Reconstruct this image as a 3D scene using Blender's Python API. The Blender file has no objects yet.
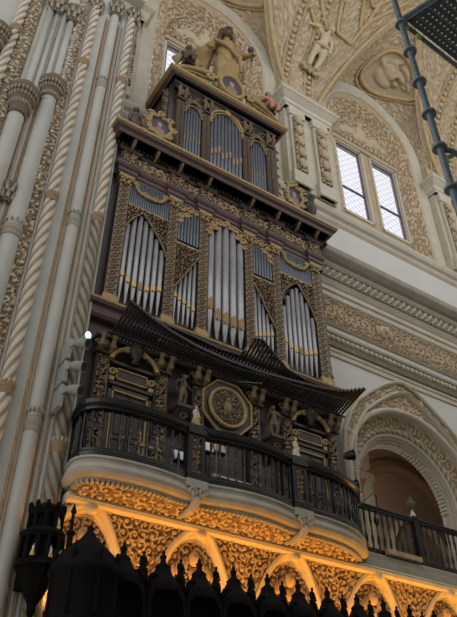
import bpy, math, random
import numpy as np
from mathutils import Matrix, Vector
random.seed(4); rng = np.random.default_rng(4)
S = bpy.context.scene
COL = S.collection

# ---------------------------------------------------------------- camera, world, light, exposure
cam = bpy.data.cameras.new('camera'); camo = bpy.data.objects.new('camera', cam); COL.objects.link(camo)
cam.sensor_fit = 'HORIZONTAL'; cam.sensor_width = 36.0; cam.lens = 690.0 / 457.0 * 36.0
cam.clip_start = 0.05; cam.clip_end = 300
_r = Vector((0.83749775, -0.54643976, -0.00105219)); _d = Vector((0.34416452, 0.52897542, -0.7757163)); _f = Vector((0.42443881, 0.64929853, 0.6310809))
camo.matrix_world = Matrix(((_r.x, -_d.x, -_f.x, 0.0), (_r.y, -_d.y, -_f.y, -12.0), (_r.z, -_d.z, -_f.z, 1.6), (0, 0, 0, 1)))
S.camera = camo
S.view_settings.view_transform = 'Standard'; S.view_settings.look = 'None'
S.view_settings.gamma = 1.0; S.view_settings.use_curve_mapping = False
S.view_settings.exposure = 0.0
W = bpy.data.worlds.new('world'); S.world = W; W.use_nodes = True
_bg = W.node_tree.nodes['Background']; _bg.inputs[0].default_value = (0.98, 0.98, 1.0, 1); _bg.inputs[1].default_value = 1.15


def area_light(name, loc, target, sx, sy, power, color):
    l = bpy.data.lights.new(name, 'AREA'); l.shape = 'RECTANGLE'; l.size = sx; l.size_y = sy; l.energy = power; l.color = color
    o = bpy.data.objects.new(name, l); COL.objects.link(o); o.location = loc
    o.rotation_euler = (Vector(target) - Vector(loc)).to_track_quat('-Z', 'Y').to_euler()
    return o


# daylight of the clerestory windows on the opposite side of the nave
area_light('opposite_window_daylight', (24, -14, 26), (9, 0, 15), 14, 6, 500, (1.0, 0.97, 0.92))

# ---------------------------------------------------------------- materials


def lin(c):
    return tuple((x / 255 / 12.92) if x / 255 <= 0.04045 else ((x / 255 + 0.055) / 1.055) ** 2.4 for x in c)


def M(name, c, rough=0.7, metal=0.0, c2=None, metal2=None, rough2=None, ns=3.0, na=0.12, bump=0.0, bs=30.0, spec=0.4):
    m = bpy.data.materials.new(name); m.use_nodes = True
    nt = m.node_tree; nd = nt.nodes; L = nt.links
    b = nd['Principled BSDF']; b.inputs['Roughness'].default_value = rough; b.inputs['Metallic'].default_value = metal
    b.inputs['Specular IOR Level'].default_value = spec
    tc = nd.new('ShaderNodeTexCoord'); nz = nd.new('ShaderNodeTexNoise'); nz.inputs['Scale'].default_value = ns
    nz.inputs['Detail'].default_value = 5.0; nz.inputs['Roughness'].default_value = 0.65
    L.new(tc.outputs['Object'], nz.inputs['Vector'])

    def ramped(col):
        r = nd.new('ShaderNodeValToRGB'); a = lin(col)
        r.color_ramp.elements[0].position = 0.3; r.color_ramp.elements[1].position = 0.7
        r.color_ramp.elements[0].color = tuple(max(0, x * (1 - na)) for x in a) + (1,)
        r.color_ramp.elements[1].color = tuple(min(1, x * (1 + na)) for x in a) + (1,)
        L.new(nz.outputs['Fac'], r.inputs['Fac']); return r.outputs['Color']
    out = ramped(c)
    if c2:
        at = nd.new('ShaderNodeAttribute'); at.attribute_name = 'g'
        mx = nd.new('ShaderNodeMix'); mx.data_type = 'RGBA'
        L.new(at.outputs['Fac'], mx.inputs['Factor']); L.new(out, mx.inputs[6]); L.new(ramped(c2), mx.inputs[7]); out = mx.outputs[2]
        for v1, v2, nm in ((metal, metal2, 'Metallic'), (rough, rough2, 'Roughness')):
            if v2 is not None:
                mr = nd.new('ShaderNodeMapRange'); mr.inputs['To Min'].default_value = v1; mr.inputs['To Max'].default_value = v2
                L.new(at.outputs['Fac'], mr.inputs['Value']); L.new(mr.outputs['Result'], b.inputs[nm])
    L.new(out, b.inputs['Base Color'])
    if bump:
        n2 = nd.new('ShaderNodeTexNoise'); n2.inputs['Scale'].default_value = bs; n2.inputs['Detail'].default_value = 6.0
        bp = nd.new('ShaderNodeBump'); bp.inputs['Strength'].default_value = bump; bp.inputs['Distance'].default_value = 0.05
        L.new(tc.outputs['Object'], n2.inputs['Vector']); L.new(n2.outputs['Fac'], bp.inputs['Height']); L.new(bp.outputs['Normal'], b.inputs['Normal'])
    return m


GOLD = (150, 127, 84)
mt = dict(
    wall=M('plaster_white', (198, 197, 190), 0.85, ns=0.6, na=0.06),
    pier=M('pier_limestone', (170, 169, 160), 0.8, ns=1.2, na=0.08),
    fillet=M('pier_tan_fillet', (150, 122, 88), 0.8, ns=4, na=0.2),
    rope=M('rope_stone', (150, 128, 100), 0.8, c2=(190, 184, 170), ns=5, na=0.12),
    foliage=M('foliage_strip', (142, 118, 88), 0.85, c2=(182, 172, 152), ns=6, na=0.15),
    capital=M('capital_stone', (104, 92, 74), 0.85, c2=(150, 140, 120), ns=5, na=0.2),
    cream=M('cream_moulding', (186, 178, 160), 0.8, ns=2, na=0.1),
    greym=M('grey_moulding', (144, 138, 122), 0.8, ns=2, na=0.14),
    frieze=M('tan_frieze', (152, 127, 94), 0.85, c2=(190, 176, 151), ns=4, na=0.15),
    rope_tan=M('rope_band', (140, 121, 95), 0.8, c2=(182, 171, 149), ns=5, na=0.12),
    vault=M('vault_stucco', (172, 155, 127), 0.85, c2=(190, 175, 147), ns=2.5, na=0.15),
    vaultgold=M('vault_gilt_rib', (180, 157, 117), 0.6, metal=0.15, c2=(216, 196, 156), ns=4, na=0.15),
    cove=M('cove_stucco', (132, 102, 68), 0.8, c2=(196, 172, 130), ns=4, na=0.12),
    covem=M('cove_moulding', (216, 198, 160), 0.75, ns=4, na=0.1),
    balstone=M('balcony_stone', (162, 156, 141), 0.75, ns=2.5, na=0.16),
    dark=M('dark_walnut', (54, 43, 37), 0.45, ns=5, na=0.3),
    black=M('ebonised_wood', (11, 10, 10), 0.28, ns=6, na=0.3, spec=0.6),
    stall=M('stall_wood', (9, 8, 7), 0.75, ns=6, na=0.3, spec=0.12),
    purple=M('maroon_painted_wood', (78, 56, 53), 0.5, ns=5, na=0.2),
    gilt=M('dull_gilding', GOLD, 0.5, metal=0.35, ns=9, na=0.25),
    giltdark=M('gilt_on_walnut', (62, 49, 40), 0.5, c2=(122, 102, 74), metal2=0.3, rough2=0.5, ns=8, na=0.25),
    giltred=M('gilt_on_maroon', (84, 56, 52), 0.55, c2=(154, 132, 96), metal2=0.2, rough2=0.5, ns=8, na=0.25),
    tin=M('pipe_tin', (160, 159, 160), 0.42, metal=0.55, ns=6, na=0.12),
    lead=M('dull_lead_pipe', (104, 108, 116), 0.45, metal=0.5, ns=6, na=0.2),
    mouth=M('gilded_pipe_mouth', (196, 168, 104), 0.45, metal=0.3, ns=12, na=0.2),
    shield=M('tan_painted_mouth', (150, 122, 88), 0.6, ns=12, na=0.2),
    trumpet=M('tarnished_trumpet', (58, 55, 55), 0.4, metal=0.4, ns=8, na=0.3),
    brass=M('worn_brass', (190, 160, 92), 0.4, metal=0.6, ns=12, na=0.2),
    skin=M('painted_flesh', (170, 128, 98), 0.6, ns=8, na=0.15),
    darkskin=M('dark_carved_head', (74, 56, 44), 0.6, ns=8, na=0.2),
    portrait=M('portrait_panel', (44, 40, 44), 0.4, c2=(160, 120, 98), ns=4, na=0.3),
    frame=M('window_frame', (150, 132, 116), 0.7, ns=5, na=0.1),
    iron=M('leading', (70, 62, 96), 0.5, ns=5, na=0.1),
    steel=M('galvanised_steel', (98, 110, 114), 0.45, metal=0.5, ns=8, na=0.15),
    deck=M('scaffold_deck', (62, 72, 78), 0.6, metal=0.3, ns=8, na=0.15),
    green=M('green_coupler', (134, 180, 62), 0.5, ns=8, na=0.1),
    lampgrey=M('floodlight_shell', (150, 150, 142), 0.5, metal=0.2, ns=8, na=0.1),
    hole=M('floodlight_inside', (26, 26, 26), 0.5),
    room=M('gallery_plaster', (166, 142, 120), 0.9, ns=0.8, na=0.1),
    floor=M('nave_marble', (190, 182, 168), 0.5, ns=0.7, na=0.1),
    paper=M('white_paper', (226, 228, 230), 0.6),
    tanbox=M('tan_card', (196, 164, 122), 0.7),
    plankm=M('pale_plank', (176, 146, 112), 0.7, ns=6, na=0.15),
    vaultfig=M('stucco_figure', (192, 178, 148), 0.8, ns=5, na=0.1),
    whitefig=M('white_carving', (214, 206, 190), 0.6, ns=8, na=0.1),
)
_g = bpy.data.materials.new('window_glass'); _g.use_nodes = True
_n = _g.node_tree.nodes; _n.remove(_n['Principled BSDF']); _t = _n.new('ShaderNodeBsdfTransparent'); _t.inputs[0].default_value = (0.96, 0.96, 1, 1)
_gl = _n.new('ShaderNodeBsdfGlossy'); _gl.inputs['Roughness'].default_value = 0.1; _ms = _n.new('ShaderNodeMixShader'); _ms.inputs[0].default_value = 0.05
_g.node_tree.links.new(_t.outputs[0], _ms.inputs[1]); _g.node_tree.links.new(_gl.outputs[0], _ms.inputs[2])
_g.node_tree.links.new(_ms.outputs[0], _n['Material Output'].inputs[0]); mt['glass'] = _g
_e = bpy.data.materials.new('lamp_glow'); _e.use_nodes = True
_eb = _e.node_tree.nodes['Principled BSDF']; _eb.inputs['Emission Color'].default_value = (0.55, 0.72, 1, 1); _eb.inputs['Emission Strength'].default_value = 1.1
mt['glow'] = _e

# ---------------------------------------------------------------- mesh helpers
ORG = {}


def empty(name, loc, parent=None):
    o = bpy.data.objects.new(name, None); COL.objects.link(o); o.empty_display_size = 0.1
    put(o, loc, parent); return o


def put(o, loc, parent=None):
    loc = Vector(loc); ORG[o.name] = loc
    if parent is not None:
        o.parent = parent; o.location = loc - ORG[parent.name]
    else:
        o.location = loc


def tag(o, label, cat, group=None):
    o['label'] = label; o['category'] = cat
    if group: o['group'] = group
    return o


class MB:
    def __init__(s):
        s.V = []; s.F = []; s.G = []; s.n = 0

    def add(s, v, f, g=0.0):
        v = np.asarray(v, float).reshape(-1, 3); k = len(v)
        s.V.append(v); s.G.append(np.full(k, g, float) if np.isscalar(g) else np.asarray(g, float).ravel())
        n = s.n; s.F.extend([tuple(i + n for i in q) for q in f]); s.n += k; return s

    def box(s, x0, x1, y0, y1, z0, z1, g=0.0):
        v = [(x, y, z) for z in (z0, z1) for y in (y0, y1) for x in (x0, x1)]
        return s.add(v, [(0, 2, 3, 1), (4, 5, 7, 6), (0, 1, 5, 4), (2, 6, 7, 3), (0, 4, 6, 2), (1, 3, 7, 5)], g)

    def hexa(s, base, top, g=0.0):                       # two matching polygons
        n = len(base); f = [tuple(reversed(range(n))), tuple(range(n, 2 * n))]
        f += [(i, (i + 1) % n, n + (i + 1) % n, n + i) for i in range(n)]
        return s.add(list(base) + list(top), f, g)

    def prism(s, poly, axis, a, b, g=0.0):               # polygon extruded along an axis
        def p(q, w):
            return (w, q[0], q[1]) if axis == 'x' else ((q[0], w, q[1]) if axis == 'y' else (q[0], q[1], w))
        return s.hexa([p(q, a) for q in poly], [p(q, b) for q in poly], g)

    def grid(s, P, g=0.0, wu=False, wv=False):
        P = np.asarray(P, float); a, b = P.shape[:2]; f = []
        for i in range(a if wu else a - 1):
            i2 = (i + 1) % a
            for j in range(b if wv else b - 1):
                j2 = (j + 1) % b; f.append((i * b + j, i2 * b + j, i2 * b + j2, i * b + j2))
        return s.add(P.reshape(-1, 3), f, g)

    def lathe(s, prof, c=(0, 0, 0), seg=16, sx=1.0, sy=1.0, axis='z', g=0.0, a0=0.0, a1=None):
        full = a1 is None; t = np.linspace(a0, a0 + 2 * math.pi if full else a1, seg + 1)
        if full: t = t[:-1]
        pr = np.array(prof, float); r = pr[:, 0][:, None]; z = np.repeat(pr[:, 1][:, None], len(t), 1)
        X = r * np.cos(t) * sx; Y = r * np.sin(t) * sy
        P = np.stack([X, Y, z], -1)
        if axis == 'y': P = np.stack([X, z, Y], -1)
        if axis == 'x': P = np.stack([z, X, Y], -1)
        return s.grid(P + np.array(c, float), g, False, full)

    def ell(s, c, r, seg=12, g=0.0):
        t = np.linspace(-math.pi / 2, math.pi / 2, seg // 2 + 2)
        rr = r if hasattr(r, '__len__') else (r, r, r)
        p = np.linspace(0, 2 * math.pi, seg + 1)[:-1]
        P = np.stack([np.cos(t)[:, None] * np.cos(p), np.cos(t)[:, None] * np.sin(p), np.repeat(np.sin(t)[:, None], seg, 1)], -1) * np.array(rr) + np.array(c, float)
        return s.grid(P, g, False, True)

    def tube(s, pts, r, seg=8, g=0.0, closed=False, caps=True):
        pts = np.asarray(pts, float); n = len(pts); rs = np.full(n, r, float) if np.isscalar(r) else np.asarray(r, float)
        T = np.gradient(pts, axis=0)
        if closed: T = np.roll(pts, -1, 0) - np.roll(pts, 1, 0)
        T /= np.linalg.norm(T, axis=1)[:, None] + 1e-12
        u = np.array([0, 0, 1.0]) if abs(T[0][2]) < 0.9 else np.array([1.0, 0, 0]); P = []
        ang = np.linspace(0, 2 * math.pi, seg + 1)[:-1]
        for i in range(n):
            u = u - T[i] * (u @ T[i]); u /= np.linalg.norm(u) + 1e-12; w = np.cross(T[i], u)
            P.append(pts[i] + rs[i] * (np.cos(ang)[:, None] * u + np.sin(ang)[:, None] * w))
        k = s.n; s.grid(np.array(P), g, closed, True)
        if caps and not closed:
            s.F.append(tuple(k + i for i in reversed(range(seg)))); s.F.append(tuple(k + (n - 1) * seg + i for i in range(seg)))
        return s

    def sweep(s, prof, path, closed=False, g=0.0, cap=True):   # prof (outward d, z) along plan path (x, y); outward = right of travel
        pa = np.asarray(path, float); n = len(pa); N = []
        for i in range(n):
            a = pa[i] - pa[i - 1] if (i > 0 or closed) else pa[1] - pa[0]
            b = pa[(i + 1) % n] - pa[i] if (i < n - 1 or closed) else pa[-1] - pa[-2]
            na = np.array([a[1], -a[0]]) / (np.linalg.norm(a) + 1e-9); nb = np.array([b[1], -b[0]]) / (np.linalg.norm(b) + 1e-9)
            m = na + nb; m /= np.linalg.norm(m) + 1e-9; N.append(m / max(0.35, m @ na))
        N = np.array(N); pr = np.asarray(prof, float)
        P = np.stack([pa[:, 0][:, None] + N[:, 0][:, None] * pr[:, 0], pa[:, 1][:, None] + N[:, 1][:, None] * pr[:, 0], np.repeat(pr[:, 1][None], n, 0)], -1)
        k = s.n; m = len(pr); s.grid(P, g, closed, False)
        if cap and not closed:
            s.F.append(tuple(k + i for i in range(m))); s.F.append(tuple(k + (n - 1) * m + i for i in reversed(range(m))))
        return s

    def build(s, name, mat, parent=None, o=None, smooth=False, kind=None, mods=None, bevel=0):
        V = np.concatenate(s.V); G = np.concatenate(s.G)
        if o is None:
            lo, hi = V.min(0), V.max(0); o = ((lo[0] + hi[0]) / 2, (lo[1] + hi[1]) / 2, lo[2])
        V = V - np.array(o, float)
        me = bpy.data.meshes.new(name); me.from_pydata(V.tolist(), [], s.F); me.update()
        if G.any():
            a = me.attributes.new('g', 'FLOAT', 'POINT'); a.data.foreach_set('value', np.clip(G, 0, 1).astype(np.float32))
        me.materials.append(mt[mat])
        if smooth: me.polygons.foreach_set('use_smooth', np.ones(len(me.polygons), bool))
        ob = bpy.data.objects.new(name, me); COL.objects.link(ob); put(ob, o, parent)
        if kind: ob['kind'] = kind
        if bevel:
            b = ob.modifiers.new('bevel', 'BEVEL'); b.width = bevel; b.segments = 2; b.limit_method = 'ANGLE'
        if mods == 'body':
            r = ob.modifiers.new('remesh', 'REMESH'); r.mode = 'VOXEL'; r.voxel_size = s.vox; r.use_smooth_shade = True
            q = ob.modifiers.new('smooth', 'SMOOTH'); q.factor = 0.5; q.iterations = 3
        return ob


def rep(ob, locs, parent, name=None):                  # copies of a one-mesh part
    for l in locs:
        c = ob.copy(); COL.objects.link(c); c.parent = None; put(c, l, parent)


# ---------------------------------------------------------------- relief height functions (metric s along, t across)
def sstep(a, b, x):
    x = np.clip((x - a) / (b - a), 0, 1); return x * x * (3 - 2 * x)


def scroll(s, t, p):
    k = np.floor(s / p); sg = np.where(k % 2 == 0, 1.0, -1.0); dx = (s - (k + 0.5) * p) / p; dy = t / p * sg
    r = np.hypot(dx, dy); th = np.arctan2(dy, dx)
    h = sstep(-0.1, 0.5, np.cos(2 * math.pi * 2.3 * r - th)) * sstep(0.56, 0.46, r)
    h = np.maximum(h, sstep(0.13, 0.09, r))
    leaf = sstep(0.1, 0.6, np.cos(6 * th + 3 * r)) * sstep(0.4, 0.5, r) * sstep(0.75, 0.6, r) * 0.9
    return np.maximum(h, leaf)


def damask(s, t, p, seed=0):
    i0 = np.floor(s / p); j0 = np.floor(t / p); best = np.full(s.shape, 9.0); H = np.zeros(s.shape)
    for di in (-1, 0, 1):
        for dj in (-1, 0, 1):
            i = i0 + di; j = j0 + dj
            h1 = np.modf(np.abs(np.sin(i * 127.1 + j * 311.7 + seed * 17.3) * 43758.5453))[0]
            h2 = np.modf(np.abs(np.sin(i * 269.5 + j * 183.3 + seed * 7.7) * 24634.6345))[0]
            dx = s / p - (i + 0.25 + 0.5 * h1); dy = t / p - (j + 0.25 + 0.5 * h2)
            r = np.hypot(dx, dy); th = np.arctan2(dy, dx) * np.where(h1 > 0.5, 1, -1) + 6.28 * h2
            h = sstep(-0.1, 0.5, np.cos(2 * math.pi * 2.1 * r - th)) * sstep(0.62, 0.5, r) + sstep(0.1, 0.6, np.cos(5 * th)) * sstep(0.42, 0.52, r) * sstep(0.8, 0.66, r)
            h = np.maximum(h, sstep(0.15, 0.1, r))
            H = np.where(r < best, h, H); best = np.minimum(best, r)
    return np.clip(H, 0, 1)


def lattice(s, t, w, p):
    a = np.sin(s * math.pi / p); k = t / (w * 0.8)
    h = np.maximum(sstep(0.42, 0.26, np.abs(k - a)), sstep(0.42, 0.26, np.abs(k + a)))
    d = np.hypot((np.mod(s, p) - p / 2) / (p / 2), k); h = np.maximum(h, sstep(0.36, 0.28, d))
    return np.maximum(h, sstep(0.8, 0.92, np.abs(t) / w))


def panel(mb, x0, x1, z0, z1, y, fn, amp=0.03, res=0.03, vert=False, depth=0.03):
    # carved panel facing -y, its ground at y, closed at the back
    nx = max(4, int((x1 - x0) / res)); nz = max(4, int((z1 - z0) / res))
    X, Z = np.meshgrid(np.linspace(x0, x1, nx + 1), np.linspace(z0, z1, nz + 1), indexing='ij')
    s_, t_ = X - (x0 + x1) / 2, Z - (z0 + z1) / 2
    h = fn(t_ + 50, s_) if vert else fn(s_ + 50, t_)
    P = np.stack([X, y - amp * h, Z], -1); mb.grid(P[::1], h)
    n = mb.n; mb.add([(x0, y, z0), (x1, y, z0), (x1, y, z1), (x0, y, z1), (x0, y + depth, z0), (x1, y + depth, z0), (x1, y + depth, z1), (x0, y + depth, z1)],
                     [(0, 4, 5, 1), (1, 5, 6, 2), (2, 6, 7, 3), (3, 7, 4, 0), (4, 7, 6, 5)])
    return mb


def relief(mb, P, h, amp):                             # displace grid P along its normals by amp*h
    P = np.asarray(P, float); du = np.gradient(P, axis=0); dv = np.gradient(P, axis=1)
    n = np.cross(du, dv); n /= np.linalg.norm(n, axis=-1)[..., None] + 1e-9
    return mb.grid(P + n * (amp * h)[..., None], h)


def rope_col(mb, x, y, z0, z1, r, pitch=1.1, strands=5, seg=20, amp=0.22, dz=0.05):
    nz = int((z1 - z0) / dz); z = np.linspace(z0, z1, nz + 1); a = np.linspace(0, 2 * math.pi, seg + 1)[:-1]
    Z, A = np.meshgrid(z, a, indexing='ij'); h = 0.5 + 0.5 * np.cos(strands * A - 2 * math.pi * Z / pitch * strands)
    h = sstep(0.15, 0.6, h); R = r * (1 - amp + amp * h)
    return mb.grid(np.stack([x + R * np.cos(A), y + R * np.sin(A), Z], -1), h, False, True)


def rope_path(mb, pts, r, turns=6.0, strands=2, seg=10):
    pts = np.asarray(pts, float); n = len(pts); d = np.concatenate([[0], np.cumsum(np.linalg.norm(np.diff(pts, axis=0), axis=1))])
    T = np.gradient(pts, axis=0); T /= np.linalg.norm(T, axis=1)[:, None]; u = np.array([0, 1.0, 0]); P = []; G = []
    a = np.linspace(0, 2 * math.pi, seg + 1)[:-1]
    for i in range(n):
        u = u - T[i] * (u @ T[i]); u /= np.linalg.norm(u); w = np.cross(T[i], u)
        h = sstep(0.2, 0.6, 0.5 + 0.5 * np.cos(strands * a - 2 * math.pi * turns * d[i])); R = r * (0.72 + 0.28 * h)
        P.append(pts[i] + R[:, None] * (np.cos(a)[:, None] * u + np.sin(a)[:, None] * w)); G.append(h)
    return mb.grid(np.array(P), np.array(G), False, True)

# ---------------------------------------------------------------- the setting: floor, walls, cornices, vault
b = MB(); b.box(-8, 32, -20, 6, -0.2, 0); b.build('floor', 'floor', kind='structure')


def arch_pts(xc, zc, rx, rz, zleg, n=48):
    t = np.linspace(math.pi, 0, n + 1); p = np.stack([xc + rx * np.cos(t), zc + rz * np.sin(t)], -1)
    if zleg < zc: p = np.concatenate([[[xc - rx, zleg]], p, [[xc + rx, zleg]]])
    return p


def arch_sweep(mb, xc, zc, prof, zleg, n=48, ratio=1.0, g=None):      # prof (radius, y)
    P = []
    for r, y in prof:
        q = arch_pts(xc, zc, r, r * ratio, zleg, n); P.append(np.stack([q[:, 0], np.full(len(q), y), q[:, 1]], -1))
    mb.grid(np.array(P), 0.0 if g is None else np.repeat(np.array(g, float)[:, None], len(P[0]), 1)); return mb


def outline_sweep(mb, pts, prof, g=0.0):                              # pts (x, z) open outline, prof (inward offset, y)
    p = np.asarray(pts, float); T = np.gradient(p, axis=0); T /= np.linalg.norm(T, axis=1)[:, None]; N = np.stack([T[:, 1], -T[:, 0]], -1)
    P = [np.stack([p[:, 0] + N[:, 0] * d, np.full(len(p), y), p[:, 1] + N[:, 1] * d], -1) for d, y in prof]
    mb.grid(np.array(P), g); return mb


def resample(pts, n):
    p = np.asarray(pts, float); d = np.concatenate([[0], np.cumsum(np.linalg.norm(np.diff(p, axis=0), axis=1))])
    t = np.linspace(0, d[-1], n); return np.stack([np.interp(t, d, p[:, k]) for k in range(p.shape[1])], -1)


def smooth_path(pts, n, it=2):
    p = np.asarray(pts, float)
    for _ in range(it):
        q = [p[0]]
        for a, c in zip(p[:-1], p[1:]): q += [0.75 * a + 0.25 * c, 0.25 * a + 0.75 * c]
        p = np.array(q + [p[-1]])
    return resample(p, n)


# the nave wall behind the camera, open above as the clerestory is
b = MB(); b.box(-8, 32, -13.4, -12.8, 0, 19.5); b.build('wall_opposite', 'wall', kind='structure')
b = MB(); b.box(31.3, 31.6, -12.8, 2.4, 0, 37); b.build('wall_end', 'wall', kind='structure')
# lower nave wall with the gallery arch on the right
AX, AZ, AR = 14.95, 10.0, 2.72
b = MB(); b.box(4.16, AX - AR, 0.8, 1.6, 0, 17.2).box(AX + AR, 31.3, 0.8, 1.6, 0, 17.2).box(AX - AR, AX + AR, 0.8, 1.6, 0, 7.5)
xs = AX + AR * np.cos(np.linspace(math.pi, 0, 49))
for x0, x1 in zip(xs[:-1], xs[1:]):
    z0, z1 = (AZ + math.sqrt(max(0, AR ** 2 - (x - AX) ** 2)) for x in (x0, x1))
    b.hexa([(x0, 0.8, z0), (x1, 0.8, z1), (x1, 1.6, z1), (x0, 1.6, z0)], [(x0, 0.8, 17.2), (x1, 0.8, 17.2), (x1, 1.6, 17.2), (x0, 1.6, 17.2)])
wall_low = b.build('wall_nave', 'wall', kind='structure')
# gallery room behind the arch: pink-tan walls, ceiling rib
b = MB(); b.box(10.5, 27, 6.0, 6.2, 7.5, 17).box(10.3, 10.5, 1.6, 6.2, 7.5, 17).box(27, 27.2, 1.6, 6.2, 7.5, 17).box(10.3, 27.2, 1.6, 6.2, 17, 17.2)
back = b.build('wall_gallery', 'room', kind='structure')
b = MB(); arch_sweep(b, 19.9, 11.6, [(2.9, 6.0), (2.9, 5.8), (2.6, 5.7), (2.4, 5.85), (2.4, 6.0)], 7.5); b.build('back_arch', 'frieze', back, smooth=False)
b = MB(); arch_sweep(b, 20.4, 10.6, [(1.7, 5.99), (1.7, 5.8), (1.5, 5.7), (1.4, 5.99)], 7.5); b.build('back_arch', 'cream', back)
b = MB(); b.box(17.7, 18.2, 5.75, 6.0, 7.5, 17).box(17.6, 18.3, 5.7, 6.0, 13.2, 13.5).box(16.4, 16.7, 5.8, 6.0, 7.5, 17); b.build('pilaster_strip', 'cream', back)
b = MB(); b.box(11.5, 31.3, -0.05, 6, 7.3, 7.5); b.build('floor_gallery', 'balstone', kind='structure')
l = bpy.data.lights.new('gallery_fill_light', 'POINT'); l.energy = 105; l.color = (1.0, 0.84, 0.7); l.shadow_soft_size = 0.4  # added warm fill brightening the room behind the arch, not a known lamp
lo = bpy.data.objects.new('gallery_fill_light', l); COL.objects.link(lo); lo.location = (16.0, 3.6, 11.0)

# the arch mouldings, order by order
b = MB(); arch_sweep(b, AX, AZ, [(2.74, 0.78), (2.74, 0.7), (2.66, 0.66), (2.58, 0.7), (2.55, 0.8), (2.55, 0.95)], 7.5)
trim_a = b.build('trim_1', 'cream', kind='structure', smooth=True)
b = MB(); q = arch_pts(AX, AZ, 2.4, 2.4, 7.6, 150); T = resample(q, 260); P = []; H = []
d = np.arange(260) * np.linalg.norm(T[1] - T[0]); c = np.array([AX, AZ])
for k in np.linspace(0, 1, 9):
    R = np.where(T[:, 1:] > AZ, c, np.stack([np.full(260, AX), T[:, 1]], -1)); dirn = T - R; dirn /= np.linalg.norm(dirn, axis=1)[:, None]
    w = T + dirn * (0.15 - 0.3 * k); P.append(np.stack([w[:, 0], np.full(260, 0.95 + 0.15 * k), w[:, 1]], -1)); H.append(scroll(d, np.full(260, (k - .5) * .3), 0.34))
relief(b, np.array(P), np.array(H), 0.04); b.build('leaf_band', 'frieze', trim_a)
b = MB(); q = resample(np.stack([*arch_pts(AX, AZ, 2.17, 2.17, 7.6, 120).T], -1), 220); rope_path(b, np.stack([q[:, 0], np.full(220, 1.15), q[:, 1]], -1), 0.1, 4.0); b.build('rope_moulding', 'rope_tan', trim_a, smooth=True)
b = MB(); arch_sweep(b, AX, AZ, [(2.1, 1.18), (2.06, 1.12), (1.99, 1.16), (1.97, 1.24), (1.93, 1.24), (1.92, 1.32), (1.86, 1.34), (1.82, 1.5), (1.82, 1.62)], 7.5); b.build('inner_roll', 'cream', trim_a, smooth=False)
b = MB()
for a in np.linspace(0.05, math.pi - 0.05, 46):
    r = Matrix.Rotation(-(a - math.pi / 2), 3, 'Y')
    v = [(AX + 1.81 * math.cos(a) + (r @ Vector(p)).x, p[1], AZ + 1.81 * math.sin(a) + (r @ Vector(p)).z) for p in [(sx * .035, y, sz * .05) for sz in (-1, 1) for y in (1.38, 1.6) for sx in (-1, 1)]]
    b.add(v, [(0, 2, 3, 1), (4, 5, 7, 6), (0, 1, 5, 4), (2, 6, 7, 3), (0, 4, 6, 2), (1, 3, 7, 5)])
b.build('dentil_band', 'cream', trim_a)
# pointed hood over the arch with its carved field
half = [(0, 13.86), (.45, 13.72), (.9, 13.48), (1.6, 12.96), (2.15, 12.48), (2.52, 11.95), (2.82, 11.3), (2.94, 10.4), (2.96, 7.6)]
hood = [(15.02 - x, z) for x, z in reversed(half)] + [(15.02 + x, z) for x, z in half[1:]]
hood = resample(hood, 170)
b = MB(); outline_sweep(b, hood, [(0, 0.8), (0, 0.68), (.05, .64), (.1, .68), (.1, .72)]); trim_h = b.build('trim_2', 'cream', kind='structure')
b = MB(); P = []; H = []
T = np.gradient(hood, axis=0); T /= np.linalg.norm(T, axis=1)[:, None]; N = np.stack([T[:, 1], -T[:, 0]], -1); d = np.arange(170) * np.linalg.norm(hood[1] - hood[0])
for k in range(10):
    o = .08 + .3 * k / 9; w = hood + N * o; P.append(np.stack([w[:, 0], np.full(170, .76), w[:, 1]], -1)); H.append(damask(d, np.full(170, o), .2, 3))
relief(b, np.array(P), np.array(H), .04); b.build('carved_band', 'frieze', trim_h)
b = MB(); outline_sweep(b, hood, [(.36, .78), (.37, .67), (.42, .63), (.47, .68), (.5, .79)]); b.build('inner_roll', 'cream', trim_h)
b = MB(); P = []; H = []
for k in range(15):
    u = k / 14; o = hood + N * .48; r = np.hypot(o[:, 0] - AX, np.maximum(o[:, 1] - AZ, 0)) + 1e-6
    dirx = np.where(o[:, 1] > AZ, (o[:, 0] - AX) / r, np.sign(o[:, 0] - AX)); dirz = np.where(o[:, 1] > AZ, (o[:, 1] - AZ) / r, 0)
    inn = np.stack([AX + dirx * 2.72, np.where(o[:, 1] > AZ, AZ + dirz * 2.72, o[:, 1])], -1)
    w = o * (1 - u) + inn * u; P.append(np.stack([w[:, 0], np.full(170, .785), w[:, 1]], -1)); H.append(damask(w[:, 0], w[:, 1], .26, 5))
relief(b, np.array(P), np.array(H), .04); b.build('carved_field', 'frieze', trim_h)

# bands on the wall, from bottom up: fillets, leaf moulding, tan frieze, rope and the great cornice
X0, X1 = 4.16, 31.3


def band(name, mat, prof, yref, kind='structure', parent=None):
    b = MB(); b.sweep([(0, prof[0][1])] + prof + [(0, prof[-1][1])], [(X0, yref), (X1, yref)]); return b.build(name, mat, parent, kind=kind if parent is None else None)


n_tr = [2]


def trim(mat, prof, y):
    n_tr[0] += 1; return band('trim_%d' % n_tr[0], mat, prof, y)


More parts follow.
